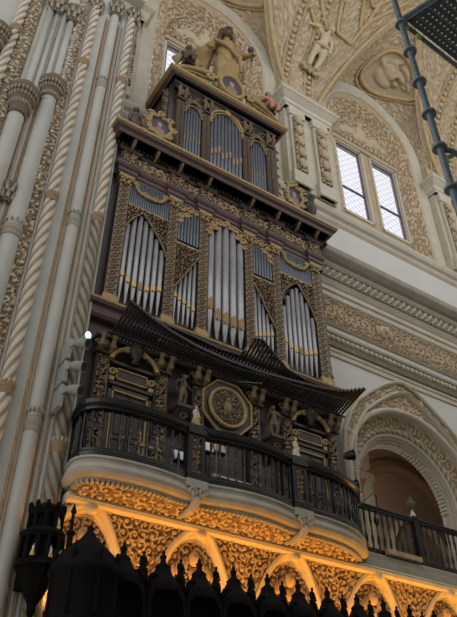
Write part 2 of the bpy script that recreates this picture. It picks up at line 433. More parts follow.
trim('cream', [(.05, 13.84), (.05, 13.93), (.02, 13.95), (.02, 14.02), (.06, 14.04), (.06, 14.12), (.02, 14.14), (.02, 14.2), (.1, 14.22)], .8)
tl = trim('greym', [(.1, 14.2), (.14, 14.28), (.2, 14.4), (.22, 14.5), (.26, 14.52), (.26, 14.62), (.2, 14.66)], .8)
b = MB()
for x in np.arange(10.5, 30, .2): b.ell((x, .6, 14.42), (.085, .05, .09), 8, 1.0)
b.build('leaf_row', 'frieze', tl, smooth=True)
tf = trim('cream', [(.06, 15.06), (.1, 15.1), (.06, 15.14)], .8)
b = MB(); xs = np.linspace(10, 31, 1100); zs = np.linspace(15.14, 16.2, 56); X, Z = np.meshgrid(xs, zs, indexing='ij')
h = np.maximum(damask(X, Z, .2, 9), .8 * scroll(X, Z - 15.67, .5)) * .8; relief(b, np.stack([X, np.full(X.shape, .77), Z], -1), h, .06); b.build('carved_frieze', 'frieze', tf)
b = MB()
for x in (14.6, 19.1, 23.6): b.ell((x, .72, 15.7), (.22, .1, .26), 10, 1.0).ell((x, .6, 15.72), (.12, .1, .15), 10, 1.0).ell((x - .3, .7, 15.65), (.12, .06, .22), 8, .5).ell((x + .3, .7, 15.65), (.12, .06, .22), 8, .5)
b.build('frieze_mask', 'frieze', tf, smooth=True)
trim('cream', [(.06, 16.2), (.1, 16.24), (.1, 16.42), (.16, 16.46), (.16, 16.62), (.2, 16.66)], .8)
tr = trim('greym', [(.14, 16.62), (.18, 16.7), (.18, 16.98), (.22, 17.0)], .8)
b = MB(); xs = np.arange(9.5, 31, .27)
for x in xs:
    b.tube([(x, .58, 17.02), (x + .1, .53, 17.12), (x + .2, .5, 17.24), (x + .26, .52, 17.34)], [.035, .06, .06, .035], 7, .8)
b.build('leaf_row', 'rope_tan', tr, smooth=True)
trim('greym', [(.2, 16.98), (.24, 17.36), (.3, 17.4), (.34, 17.5), (.34, 17.6), (.44, 17.66), (.56, 17.78), (.6, 17.84), (.6, 18.06), (.5, 18.12), (-.7, 18.2)], .8)
# clerestory wall, two bays with a pair of lights each
BAYS = (8.05, 17.0, 26.4)
CELLS = ((8.05, 8.05, 3.72, 4.2, 12.525), (17.0, 17.45, 4.05, 12.525, 21.9), (26.4, 26.6, 4.1, 21.9, 31.2))
band('wall_attic', 'wall', [(0, 18.1), (0, 21.2)], 1.5)
trim('cream', [(.02, 21.1), (.1, 21.2), (.12, 21.34), (.24, 21.42), (.3, 21.56), (.3, 21.7), (.22, 21.78), (-.3, 21.9)], 1.5)
YW, YG = 1.6, 2.05
b = MB()
for xc in BAYS:
    b.box(max(4.16, xc - 4.45), xc - 2.62, YW, YW + .8, 21.2, 28.6).box(xc + 2.62, xc + 4.5, YW, YW + .8, 21.2, 28.6)
    xs = xc + 2.62 * np.cos(np.linspace(math.pi, 0, 41)); zz = 29.0 + 2.65 * np.sqrt(np.maximum(0, 1 - ((xs - xc) / 2.62) ** 2))
    zo = np.maximum(28.6, 29.4 + 3.8 * np.sqrt(np.maximum(0, 1 - ((xs - xc) / 3.3) ** 2)))
    for i in range(40):
        b.hexa([(xs[i], YW, zz[i]), (xs[i + 1], YW, zz[i + 1]), (xs[i + 1], YW + .8, zz[i + 1]), (xs[i], YW + .8, zz[i])],
               [(xs[i], YW, zo[i]), (xs[i + 1], YW, zo[i + 1]), (xs[i + 1], YW + .8, zo[i + 1]), (xs[i], YW + .8, zo[i])])
    for sg in (-1, 1):                                   # haunches between the arch and its outer band
        t = np.linspace(2.62, 3.3, 9)
        for i in range(8):
            za, zb = (29.4 + 3.8 * math.sqrt(max(0, 1 - (q / 3.3) ** 2)) for q in (t[i], t[i + 1]))
            x0, x1 = xc + sg * t[i], xc + sg * t[i + 1]
            b.hexa([(x0, YW, 28.6), (x1, YW, 28.6), (x1, YW + .5, 28.6), (x0, YW + .5, 28.6)], [(x0, YW, za), (x1, YW, zb), (x1, YW + .5, zb), (x0, YW + .5, za)])
wall_up = b.build('wall_clerestory', 'vault', kind='structure')
nwin = 0
for xc in BAYS[:2]:
    # splayed reveal with carved leafage, window wall, tympanum
    b = MB(); n = 90; A0 = resample(arch_pts(xc, 29.0, 2.64, 2.66, 21.85, 80), 200); A1 = resample(arch_pts(xc, 29.0, 2.02, 2.04, 21.85, 80), 200); P = []; H = []
    d = np.arange(200) * np.linalg.norm(A0[1] - A0[0])
    for k in range(14):
        u = k / 13; w = A0 * (1 - u) + A1 * u; P.append(np.stack([w[:, 0], np.full(200, YW - .02 + (YG - YW) * u), w[:, 1]], -1)); H.append(damask(d, np.full(200, u * .75), .38, 4))
    relief(b, np.array(P), np.array(H), .06); rv = b.build('carved_reveal', 'frieze', wall_up)
    b = MB(); lights = [(xc - 2.0, xc - .25), (xc + .2, xc + 1.95)]; zb, zt = 23.2, 28.2
    b.box(xc - 2.1, xc + 2.1, YG, YG + .35, 21.8, zb)
    b.box(xc - 2.1, lights[0][0], YG, YG + .35, zb, zt).box(lights[0][1], lights[1][0], YG, YG + .35, zb, zt).box(lights[1][1], xc + 2.1, YG, YG + .35, zb, zt)
    xs = xc + 2.1 * np.cos(np.linspace(math.pi, 0, 31)); zz = 29.0 + 2.1 * np.sqrt(np.maximum(0, 1 - ((xs - xc) / 2.1) ** 2))
    for i in range(30):
        b.hexa([(xs[i], YG, zt), (xs[i + 1], YG, zt), (xs[i + 1], YG + .35, zt), (xs[i], YG + .35, zt)], [(xs[i], YG, zz[i]), (xs[i + 1], YG, zz[i + 1]), (xs[i + 1], YG + .35, zz[i + 1]), (xs[i], YG + .35, zz[i])])
    b.build('window_wall', 'vault', wall_up)
    b = MB(); U, V = np.meshgrid(np.linspace(-1, 1, 90), np.linspace(0, 1, 60), indexing='ij')
    Zt = 28.75 + V * (2.25 * np.sqrt(np.maximum(0.0, 1 - U ** 2)) + .03); Xt = xc + U * 1.98
    relief(b, np.stack([Xt, np.full(U.shape, YG - .01), Zt], -1), damask(Xt, Zt, .42, 7), .09)
    for (dx, dz, rx, rz) in ((-.1, .9, .36, .6), (-.1, 1.6, .2, .22), (-.9, .7, .45, .3), (.75, .75, .45, .35), (.3, .45, .3, .3), (-.5, .45, .3, .28), (1.25, .45, .25, .25), (-1.4, .4, .25, .22)):
        b.ell((xc + dx, YG - .06, 28.75 + dz), (rx, .16, rz), 10, .8)
    b.build('carved_tympanum', 'frieze', wall_up)
    b = MB(); b.box(xc - 2.05, xc + 2.05, YG - .1, YG, 28.22, 28.5)
    for x in np.arange(xc - 1.98, xc + 2, .26): b.ell((x, YG - .12, 28.6), (.1, .07, .12), 8)
    b.build('leaf_row', 'vault', wall_up)
    b = MB(); arch_sweep(b, xc, 29.2, [(3.34, 1.62), (3.34, 1.5), (3.2, 1.44), (3.05, 1.5), (2.8, 1.5), (2.7, 1.47), (2.62, 1.55), (2.62, 1.62)], 21.85, ratio=1.13); b.build('arch_band', 'cream', wall_up)
    for (x0, x1) in lights:
        nwin += 1; b = MB(); w = .09
        for yy, w, q in ((YG - .06, .1, 0), (YG + .04, .06, .1)):
            b.box(x0 + q - .02, x0 + q + w, yy, yy + .12, zb + q, zt - q).box(x1 - q - w, x1 - q + .02, yy, yy + .12, zb + q, zt - q).box(x0 + q, x1 - q, yy, yy + .12, zt - q - w, zt - q).box(x0 + q, x1 - q, yy, yy + .12, zb + q - .05, zb + q + w)
        wn = b.build('window_%d' % nwin, 'cream', kind='structure')
        b = MB(); b.box(x0 + .14, x1 - .14, YG + .1, YG + .115, zb + .14, zt - .14); b.build('pane', 'glass', wn)
        b = MB(); zm = zb + 1.8; b.box(x0 + .14, x1 - .14, YG + .06, YG + .12, zm - .05, zm + .05)
        for sx in (x0 + .14, x1 - .2): b.box(sx, sx + .06, YG + .06, YG + .12, zb + .14, zt - .14)
        b.box(x0 + .14, x1 - .14, YG + .06, YG + .12, zt - .2, zt - .14).box(x0 + .14, x1 - .14, YG + .06, YG + .12, zb + .14, zb + .2)
        b.build('glazing_bar', 'iron', wn)
        b = MB(); a0, a1, c0, c1 = x0 + .2, x1 - .2, zb + .2, zt - .2; st = .36
        for k in np.arange(-(c1 - c0), (a1 - a0), st):
            for sg in (1, -1):
                p = []
                for z in (c0, c1):
                    x = a0 + k + (z - c0); p.append((x, z))
                (xa, za), (xb, zb2) = p; t0 = max(0, (a0 - xa) / (xb - xa)); t1 = min(1, (a1 - xa) / (xb - xa))
                if t1 - t0 < .02: continue
                q0 = (xa + (xb - xa) * t0, za + (zb2 - za) * t0); q1 = (xa + (xb - xa) * t1, za + (zb2 - za) * t1)
                if sg < 0: q0 = (a0 + a1 - q0[0], q0[1]); q1 = (a0 + a1 - q1[0], q1[1])
                b.tube([(q0[0], YG + .09, q0[1]), (q1[0], YG + .09, q1[1])], .005, 4)
        b.build('lead_lattice', 'iron', wn)
# paired pilasters with an entablature between the bays
for xc in (12.55, 21.45):
    b = MB(); b.box(xc - 1.15, xc + 1.15, 1.15, 1.6, 21.8, 27.0)
    for sx in (-.62, .62): b.box(xc + sx - .36, xc + sx + .36, 1.0, 1.15, 21.8, 26.6).box(xc + sx - .44, xc + sx + .44, .95, 1.15, 21.8, 22.5).box(xc + sx - .42, xc + sx + .42, .94, 1.15, 26.1, 26.6)
    pb = b.build('paired_pilaster', 'cream', wall_up, bevel=.02)
    b = MB(); b.sweep([(-.3, 26.6), (.0, 26.6), (.04, 26.72), (.1, 26.76), (.1, 27.0), (.16, 27.06), (.3, 27.22), (.36, 27.26), (.36, 27.42), (.28, 27.5), (-.3, 27.56)], [(xc - 1.2, 1.7), (xc - 1.2, 1.0), (xc + 1.2, 1.0), (xc + 1.2, 1.7)])
    b.box(xc - 1.2, xc + 1.2, .95, 1.7, 26.6, 27.5); b.build('entablature', 'cream', wall_up)
    b = MB()
    for sx in (-.62, .62):
        panel(b, xc + sx - .27, xc + sx + .27, 22.6, 26.0, 1.0, lambda s, t: damask(s, t, .3, 2), .08, .035)
        for q in range(5): b.ell((xc + sx, .9, 23.0 + q * .7), (.2 - .02 * (q % 2), .12, .28), 8, .6)
    b.build('carved_drop', 'frieze', wall_up)
    b = MB(); b.box(xc - 1.25, xc + 1.25, 1.1, 2.2, 27.5, 28.5); b.build('vault_springer', 'vault', wall_up)
b = MB(); b.box(4.16, 4.62, 1.1, 1.6, 21.8, 26.6); b.build('pilaster', 'cream', wall_up, bevel=.02)
b = MB(); panel(b, 4.2, 4.56, 22.3, 26.4, 1.1, lambda s, t: damask(s, t, .3, 2), .08, .035); b.build('carved_drop', 'frieze', wall_up)
b = MB(); b.sweep([(-.3, 26.6), (.0, 26.6), (.1, 26.76), (.16, 27.06), (.3, 27.22), (.36, 27.42), (-.3, 27.56)], [(4.17, 1.0), (4.7, 1.0), (4.7, 1.7)]).box(4.16, 4.7, 1.0, 1.6, 26.6, 28.5); b.build('entablature', 'cream', wall_up)
# the vault: barrel along x with a lunette cell over each bay
VA, VB_, VY, VZ = 6.9, 7.8, -5.5, 28.0


def barrel_y(z): return VY + VA * np.sqrt(np.maximum(0, 1 - ((z - VZ) / VB_) ** 2))


def barrel_pt(x, th): return np.stack([x, VY + VA * np.cos(th), VZ + VB_ * np.sin(th)], -1)


TH0 = math.asin(.2 / VB_)


def groin_z(u): return 28.2 + 6.85 * (1 - np.abs(u) ** 1.62)


vparts = []
b = MB()
for xa, xc, HB, xl, xr in CELLS:
    xs = np.concatenate([np.linspace(min(xl, xc - HB - .02), xc - HB - .01, 14), xc + HB * np.linspace(-1, 1, 91), np.linspace(xc + HB + .01, xr, 14)])
    zB = np.where(np.abs(xs - xc) <= HB + 1e-6, groin_z((xs - xc) / HB), 28.2)
    t0 = np.arcsin(np.clip((zB - VZ) / VB_, 0, 1)); V_ = np.linspace(0, 1, 110); TH = t0[:, None] + (1.75 - t0[:, None]) * V_
    X = np.repeat(xs[:, None], 110, 1); P = barrel_pt(X, TH)
    relief(b, P, damask(X, TH * 7.3, .55, 11), .06)
vault = b.build('ceiling', 'vault', kind='structure')
for xa, xc, HB, xl, xr in CELLS:
    t = np.linspace(math.pi, 0, 121); A = np.stack([xa + 3.32 * np.cos(t), np.full(121, YW), 29.2 + 3.32 * 1.13 * np.sin(t)], -1)
    A = np.concatenate([[[xa - 3.32, YW, 28.2]], A, [[xa + 3.32, YW, 28.2]]]); A = resample(A, 121)
    u = -np.cos(np.linspace(0, math.pi, 121)); zB = groin_z(u); Bc = np.stack([xc + HB * u, barrel_y(zB), zB], -1); Bc = resample(Bc, 121)
    b = MB(); V_ = np.linspace(0, 1, 70); P = A[:, None] * (1 - V_)[None, :, None] + Bc[:, None] * V_[None, :, None]
    P[..., 2] += .25 * np.sin(math.pi * V_)[None] * np.sin(np.linspace(0, math.pi, 121))[:, None]
    d = np.cumsum(np.linalg.norm(np.gradient(Bc, axis=0), axis=1)); Sg = np.repeat(d[:, None], 70, 1); Tg = np.repeat(V_[None] * 3.4, 121, 0)
    relief(b, P, damask(Sg, Tg, .5, 6), .06); b.build('lunette_cell', 'vault', vault)
    b = MB(); q = resample(Bc, 200); qq = q + np.array([0, -.06, -.06]); b.tube(qq + np.array([0, -.1, .1]), .11, 8); b.tube(qq + np.array([.0, .22, -.16]), .07, 6); b.build('groin_rib', 'vaultgold', vault, smooth=True)
    b = MB(); pr = resample(Bc, 130)
    for i in range(1, 129):
        b.box(pr[i][0] - .07, pr[i][0] + .07, pr[i][1] - .07, pr[i][1] + .1, pr[i][2] - .16, pr[i][2] - .02)
    b.build('groin_dentil', 'cream', vault)
    # oval medallion and its stucco scene on the lunette cell
    k0 = [int(121 * f) for f in (.5,)][0]

    def cellpt(s, v):
        i = np.clip(s * 120, 0, 119.999); i0 = i.astype(int); fr = (i - i0)[..., None]
        Ai = A[i0] * (1 - fr) + A[i0 + 1] * fr; Bi = Bc[i0] * (1 - fr) + Bc[i0 + 1] * fr
        p = Ai * (1 - v[..., None]) + Bi * v[..., None]; p[..., 2] += .25 * np.sin(math.pi * v) * np.sin(math.pi * s); return p
    mo = np.array([(.47, .1), (.455, .27), (.485, .42), (.52, .56), (.6, .78), (.67, .92), (.725, .9), (.71, .72), (.69, .5), (.62, .19), (.54, .06)]); mo = np.concatenate([mo, mo, mo[:1]])
    ol = smooth_path(mo, 289, 3)[72:217][:-1][::2]; ctr = np.array([.58, .46])
    b = MB(); ring = cellpt(ol[:, 0], ol[:, 1]); b.tube(ring + np.array([0, -.05, -.12]), .12, 8, closed=True); ol2 = ctr + (ol - ctr) * 1.13; b.tube(cellpt(ol2[:, 0], np.clip(ol2[:, 1], .01, .99)) + np.array([0, -.03, -.08]), .06, 6, closed=True)
    b.build('medallion_frame', 'vaultgold', vault, smooth=True)
    RR = np.linspace(0.02, 1, 30); D = ctr + (ol - ctr)[None] * RR[:, None, None]; P = cellpt(D[..., 0], D[..., 1]) + np.array([0, -.02, -.06])
    PH = np.linspace(0, 2 * math.pi, len(ol) + 1)[:-1]; fx, fy = RR[:, None] * np.cos(PH), RR[:, None] * np.sin(PH); H = np.zeros(fx.shape)
    for (cx, cy, rx, ry, hh) in ((-.15, -.1, .3, .35, 1), (-.2, .38, .13, .15, 1.1), (.25, .15, .18, .25, .8), (.3, .5, .12, .12, .9), (.0, -.5, .5, .16, .6), (-.5, .1, .2, .3, .6), (.5, -.2, .2, .2, .7), (-.05, .1, .4, .1, .9), (.1, -.25, .12, .4, .8), (-.4, -.4, .1, .3, .7), (.6, .25, .12, .3, .7)):
        H = np.maximum(H, hh * np.sqrt(np.maximum(0, 1 - ((fx - cx) / rx) ** 2 - ((fy - cy) / ry) ** 2)))
    b = MB(); b.grid(P + np.array([0, -.12, -.3]) * H[..., None], np.clip(H * .6, 0, 1), False, True); b.build('medallion_scene', 'vault', vault, smooth=True)
    # transverse dotted ribs beside the cell
    for sx in ((xl + .5 - xc, xr - .75 - xc) if xl > 5 else (xr - .75 - xc,)):
        b = MB(); TH = np.linspace(TH0, 1.7, 60); c = barrel_pt(np.full(60, xc + sx), TH); nn = np.stack([np.zeros(60), -np.cos(TH), -np.sin(TH)], -1)
        for w in (-.22, .22): b.tube(c + np.array([w, 0, 0]) + nn * .05, .055, 6)
        rib = b.build('transverse_rib', 'vaultgold', vault, smooth=True)
        b = MB(); c2 = barrel_pt(np.full(36, xc + sx), np.linspace(TH0 + .03, 1.6, 36))
        for q in c2: b.ell(q + np.array([0, -.06, -.05]), (.13, .09, .11), 8, .6)
        b.build('rosette', 'vault', rib, smooth=True)
# gilded panel frames high on the barrel
for pl in ([(12.1, .30), (13.25, .72), (14.0, .70)], ):
    pass
paths = [[(11.95, .95), (13.0, .74), (13.55, .66), (13.15, .60), (12.2, .74)], [(13.6, .90), (13.95, .70), (14.88, .685), (15.35, .90), (15.5, 1.08)], [(14.6, 1.0), (15.1, .80), (15.5, .91), (16.7, 1.12), (17.5, 1.4)], [(13.2, 1.3), (15.2, .98), (17.2, 1.3)]]
b = MB()
for pth in paths:
    q = resample(pth, 40); c = barrel_pt(q[:, 0], q[:, 1]); nn = np.stack([np.zeros(40), -np.cos(q[:, 1]), -np.sin(q[:, 1])], -1)
    b.tube(c + nn * .08, .1, 8); b.tube(c + nn * .1 + np.array([.2, 0, .12]), .05, 6)
b.build('panel_frame', 'vaultgold', vault, smooth=True)

# gilded cove under the gallery: lunettes with carving, spandrels and ribs
CY, CB, CL = .05, 1.85, -.32
b = MB(); b.box(4.16, 31.3, CY, .8, 0, 7.4); cw = b.build('wall_cove', 'cove', kind='structure')
ct, cm, cl = MB(), MB(), MB()
for k in range(0, 10):
    xc = 4.6 + 2.38 * k; hw = 1.19
    t = np.linspace(math.pi, 0, 41); A = np.stack([xc + .64 * np.cos(t), np.full(41, CY), 5.97 + .84 * np.sin(t)], -1); A = np.concatenate([[[xc - .64, CY, 5.1]], A, [[xc + .64, CY, 5.1]]]); A = resample(A, 61)
    u = -np.cos(np.linspace(0, math.pi, 61)); zB = 5.1 + 1.83 * (1 - np.abs(u) ** 2.1)

    def cvy(z): return CL + (CY - CL) * np.sqrt(np.maximum(0, 1 - ((z - 5.1) / CB) ** 2))
    Bc = resample(np.stack([xc + (hw - .07) * u, cvy(zB), zB], -1), 61); V_ = np.linspace(0, 1, 9)
    ct.grid(A[:, None] * (1 - V_)[None, :, None] + Bc[:, None] * V_[None, :, None])
    xs = np.linspace(max(4.1, xc - hw), xc + hw, 75); uu = np.clip((xs - xc) / (hw - .07), -1, 1); zb = 5.1 + 1.83 * (1 - np.abs(uu) ** 2.1); Vz = np.linspace(0, 1, 56); Z = zb[:, None] + (6.95 - zb[:, None]) * Vz; X = np.repeat(xs[:, None], 56, 1)
    relief(cl, np.stack([X, cvy(Z), Z], -1), damask(X, Z, .21, 8), .05)
    for off, rr in ((.0, .05), (.11, .03), (.22, .05), (.33, .03)):
        q = A * (1 - off / .45) + Bc * (off / .45); cm.tube(q + np.array([0, -.03, -.02]), rr, 6)
    cm.tube(Bc + np.array([0, -.03, 0]), .06, 8)
    X, Z = np.meshgrid(np.linspace(xc - .62, xc + .62, 50), np.linspace(5.0, 6.81, 66), indexing='ij')
    inside = (np.abs(X - xc) < .62) & ((Z < 5.97)); Zc = np.minimum(Z, 5.97 + .84 * np.sqrt(np.maximum(0, 1 - ((X - xc) / .64) ** 2)))
    pn = MB(); relief(pn, np.stack([X, np.full(X.shape, CY - .01), Zc], -1), damask(X, Z, .24, k), .06)
    pn.ell((xc, CY - .1, 6.4), (.12, .13, .15), 10, .8).ell((xc, CY - .22, 6.38), (.025, .03, .03), 6, .8)
    for sg in (-1, 1):
        pn.ell((xc + sg * .045, CY - .2, 6.43), (.025, .02, .02), 6, 0)
        for q in range(5): pn.ell((xc + sg * (.16 + .07 * q), CY - .07, 6.32 - .05 * q), (.045, .05, .13), 8, .7)
        a = np.linspace(0, 5.2, 16); pn.tube(np.stack([xc + sg * (.27 + .15 * np.cos(a) * (1 - a / 7)), np.full(16, CY - .07), 5.84 + .16 * np.sin(a) * (1 - a / 7)], -1), .04, 6, .8)
    pn.ell((xc, CY - .06, 6.11), (.1, .07, .14), 8, .6)
    pn.build('lunette_carving', 'cove', cw, smooth=True)
    cm.ell((xc, CL + .02, 6.83), (.14, .1, .12), 8)
ct.build('lunette_cell', 'covem', cw, smooth=True); cl.build('cove_spandrel', 'cove', cw); cm.build('lunette_rib', 'covem', cw, smooth=True)
b = MB(); b.sweep([(-.3, 6.86), (.0, 6.86), (.06, 6.88), (.08, 6.94), (.04, 6.98), (.06, 7.0), (.0, 7.05), (-.3, 7.05)], [(4.1, CL), (31.3, CL)]); b.build('ledge', 'covem', cw)
trim_g = MB(); trim_g.sweep([(-.2, 7.02), (.3, 7.02), (.3, 7.06), (.2, 7.1), (.22, 7.26), (.12, 7.32), (.14, 7.44), (.06, 7.5), (-.2, 7.52)], [(11.3, 0), (31.3, 0)]); n_tr[0] += 1; trim_g.build('trim_%d' % n_tr[0], 'balstone', kind='structure')
# warm lamps standing behind the stall canopies, aimed up at the cove
for k, x in enumerate(np.arange(4.4, 20, 1.19)):
    l = bpy.data.lights.new('cove_uplight', 'SPOT'); l.energy = 72; l.color = (1.0, .44, .07); l.spot_size = 2.9; l.spot_blend = .6; l.shadow_soft_size = .08
    o = bpy.data.objects.new('cove_uplight', l); COL.objects.link(o); o.location = (x, -.42, 5.0); o.rotation_euler = (Vector((0, .35, 1.4))).to_track_quat('-Z', 'Y').to_euler()

# ---------------------------------------------------------------- the great clustered pier on the left
PY = -.05
pier = tag(empty('clustered_pier', (2.2, .5, 0)), 'pale grey clustered stone pier of tall shafts and twisted rope columns, left of the organ', 'pier')
b = MB(); b.box(-2.2, 4.02, PY, 1.6, 0, 25.2).box(-2.2, 4.14, .25, 1.6, 0, 25.2); b.build('body', 'pier', pier, bevel=.02)
b = MB(); b.box(-2.3, 4.14, -.4, 1.6, 25.2, 25.5).box(-2.2, 4.05, -.3, 1.6, 25.5, 29.2); b.build('impost', 'cream', pier, bevel=.03)


def ringprof(r, z, k=1.0):
    return [(r, z - .16), (r * 1.1, z - .14), (r * 1.14, z - .08), (r * 1.06, z - .03), (r * 1.22, z + .02), (r * 1.25, z + .07), (r * 1.08, z + .11), (r * 1.12, z + .16), (r, z + .19)]


def shaft(x, r, z0, z1, rings=(), y=PY - .02):
    b = MB(); b.lathe([(r, z0), (r, z1)], (x, y, 0), 24); s_ = b.build('shaft', 'pier', pier, smooth=True)
    for z in rings:
        b = MB(); b.lathe(ringprof(r, z), (x, y, 0), 24)
        for a in np.linspace(0, 2 * math.pi, 13)[:-1]: b.ell((x + r * 1.2 * math.cos(a), y + r * 1.2 * math.sin(a), z + .3), (.03, .03, .07), 6)
        b.build('ring', 'greym', s_, smooth=True)


def leafcap(x, y, r, z, h, mat='capital', parent=None):     # bell with two rows of curled leaves under an abacus
    b = MB(); b.lathe([(r * .95, z), (r * 1.1, z + h * .5), (r * 1.5, z + h * .9), (r * 1.5, z + h)], (x, y, 0), 16)
    for row, (zz, rr) in enumerate(((z + h * .15, 1.05), (z + h * .5, 1.2))):
        for a in np.linspace(0, 2 * math.pi, 9)[:-1] + row * .4:
            c, s_ = math.cos(a), math.sin(a)
            b.tube([(x + r * rr * c, y + r * rr * s_, zz), (x + r * (rr + .18) * c, y + r * (rr + .18) * s_, zz + h * .25), (x + r * (rr + .5) * c, y + r * (rr + .5) * s_, zz + h * .36), (x + r * (rr + .55) * c, y + r * (rr + .55) * s_, zz + h * .26)], [r * .22, r * .3, r * .24, r * .1], 6, 1.0)
    return b.build('capital', mat, parent or pier, smooth=True)


def bigcap(x, y, r, z):                                      # flaring capital of stacked carved rings
    b = MB(); b.lathe([(r, z - .3), (r * 1.15, z - .22), (r * 1.05, z - .1), (r * 1.3, z), (r * 1.2, z + .14), (r * 1.55, z + .3), (r * 1.5, z + .44), (r * 1.85, z + .6), (r * 1.9, z + .74), (r * 1.6, z + .86), (r * 1.2, z + 1.0)], (x, y, 0), 24)
    for k, zz in enumerate((z + .07, z + .36, z + .52)):
        rr = r * (1.28, 1.55, 1.75)[k]
        for a in np.linspace(0, 2 * math.pi, 25)[:-1]: b.ell((x + rr * math.cos(a), y + rr * math.sin(a), zz), (.035, .035, .09), 6, .8)
    return b.build('capital', 'capital', pier, smooth=True)


def ropeshaft(x, r, z0, z1, rings, pitch=1.6):
    b = MB(); zs = z0
    for zl, pt in ([(14.3, -1.6), (z1, 1.6)] if x > 3 else [(z1, 1.6)]):
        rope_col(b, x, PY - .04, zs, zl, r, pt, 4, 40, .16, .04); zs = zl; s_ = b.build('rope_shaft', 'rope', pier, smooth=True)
    for z in rings:
        b = MB(); b.lathe(ringprof(r * .95, z), (x, PY - .04, 0), 20)
        for a in np.linspace(0, 2 * math.pi, 13)[:-1]: b.ell((x + r * 1.08 * math.cos(a), PY - .04 + r * 1.08 * math.sin(a), z + .13), (.035, .035, .06), 6, .6)
        b.build('ring', 'foliage', s_, smooth=True)


shaft(3.27, .145, 0, 24.0, (8.25, 13.85, 19.7)); leafcap(3.28, PY, .19, 23.7, .8)
shaft(1.93, .21, 0, 18.1, (12.75,)); bigcap(1.93, PY, .2, 17.95)
shaft(1.26, .21, 0, 17.1, (12.0,)); bigcap(1.26, PY - .05, .22, 16.95)
shaft(.12, .21, 0, 17.1, (12.4,)); bigcap(.12, PY, .22, 19.0)
for x, z0, z1, r in ((1.28, 17.8, 22.2, .1), (1.5, 17.0, 22.2, .07), (1.72, 18.2, 22.4, .07), (1.95, 18.8, 22.4, .1), (2.14, 18.5, 22.5, .06)):
    b = MB(); b.tube([(x, PY - .03, z0), (x, PY - .03, z1)], r, 12); b.build('rib_shaft', 'pier', pier, smooth=True)
for x in (1.4, 1.95): leafcap(x, PY, .2, 22.0, .8)
leafcap(1.6, PY, .14, 13.6, .6)
ropeshaft(2.6, .145, 0, 23.6, (8.85, 14.35, 20.3)); leafcap(2.62, PY, .16, 23.3, .7)
ropeshaft(3.84, .14, 0, 24.2, (7.95, 14.3, 20.4)); leafcap(3.9, PY, .17, 24.0, .7)
ropeshaft(.52, .14, 0, 24.2, (14.2, 20.2))
for x in (.84, 2.2):
    b = MB(); X, Z = np.meshgrid(np.linspace(x - .13, x + .13, 9), np.linspace(4, 24.5, 620), indexing='ij'); Yb = PY - .05 * np.sqrt(np.maximum(0, 1 - ((X - x) / .13) ** 2))
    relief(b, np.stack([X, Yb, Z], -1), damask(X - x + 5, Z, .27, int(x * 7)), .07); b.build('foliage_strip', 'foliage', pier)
# tan quarter-round fillets dividing the bundle
for x, w in ((.68, .025), (1.04, .03), (1.5, .03), (1.68, .03), (2.06, .025), (2.36, .03), (3.02, .035), (3.45, .03), (3.58, .02), (3.1, .012)):
    b = MB(); b.tube([(x, PY, .2), (x, PY, 23.4)], w, 6); b.build('fillet', 'fillet', pier, smooth=True)
for x, w in ((2.42, .04), (3.52, .03), (3.66, .03), (4.03, .04), (1.6, .05)):
    b = MB(); b.tube([(x, PY + .01, .2), (x, PY + .01, 24.8)], w, 8); b.build('slender_shaft', 'pier', pier, smooth=True)

# three floodlights on a bracket fixed to the pier
for k, (z, lab) in enumerate(((10.12, 'topmost of three small grey cylinder floodlights on the pier beside the organ'), (9.55, 'middle one of three small grey cylinder floodlights on the pier beside the organ'), (8.98, 'lowest of three small grey cylinder floodlights on the pier, just above the balcony rail'))):
    o = tag(empty('floodlight', (3.62, -.3, z - .1)), lab, 'floodlight', 'floodlights on the pier')
    b = MB(); b.box(3.55, 3.65, -.5, -.05, z - .38, z + .12); b.build('bracket', 'lampgrey', o, bevel=.01)
    b = MB(); b.tube([(3.6, -.5, z - .1), (3.68, -.55, z)], .03, 8); b.build('arm', 'lampgrey', o)
    b = MB(); ax = np.array([.6, -.75, -.3]); ax /= np.linalg.norm(ax); c = np.array([3.66, -.54, z]); b.tube([c, c + ax * .05, c + ax * .12, c + ax * .13, c + ax * .34], [.05, .085, .085, .105, .115], 14); b.build('shell', 'lampgrey', o, smooth=True)
    b = MB(); b.tube([c + ax * .33, c + ax * .346], [.1, .1], 14); b.build('lens', 'hole', o)
o = tag(empty('spotlight', (3.98, -.3, 10.35)), 'small lit lamp glowing bluish white between pier and organ', 'spotlight')
b = MB(); b.tube([(3.9, -.1, 10.5), (3.95, -.4, 10.5)], .06, 10); b.build('shell', 'lampgrey', o)
b = MB(); b.ell((3.96, -.44, 10.5), (.075, .04, .1), 10); b.build('bulb', 'glow', o, smooth=True)

# ---------------------------------------------------------------- the organ
OX = 7.765
organ = tag(empty('pipe_organ', (OX, .4, 7.52)), 'tall dark walnut and gilt pipe organ rising above the curved balcony', 'organ')
PX_ = [OX - 3.3, OX - 1.76, OX - .77, OX + .77, OX + 1.76, OX + 3.3]
# carcase
b = MB(); b.box(4.0, 11.5, .12, .8, 7.52, 12.0).box(4.02, 11.45, .14, .8, 12.0, 16.6).box(4.0, 11.5, .02, .8, 16.45, 17.7); b.build('carcase', 'dark', organ)
b = MB(); b.box(5.62, 9.92, .12, 1.6, 18.0, 22.4); b.build('upper_carcase', 'dark', organ)
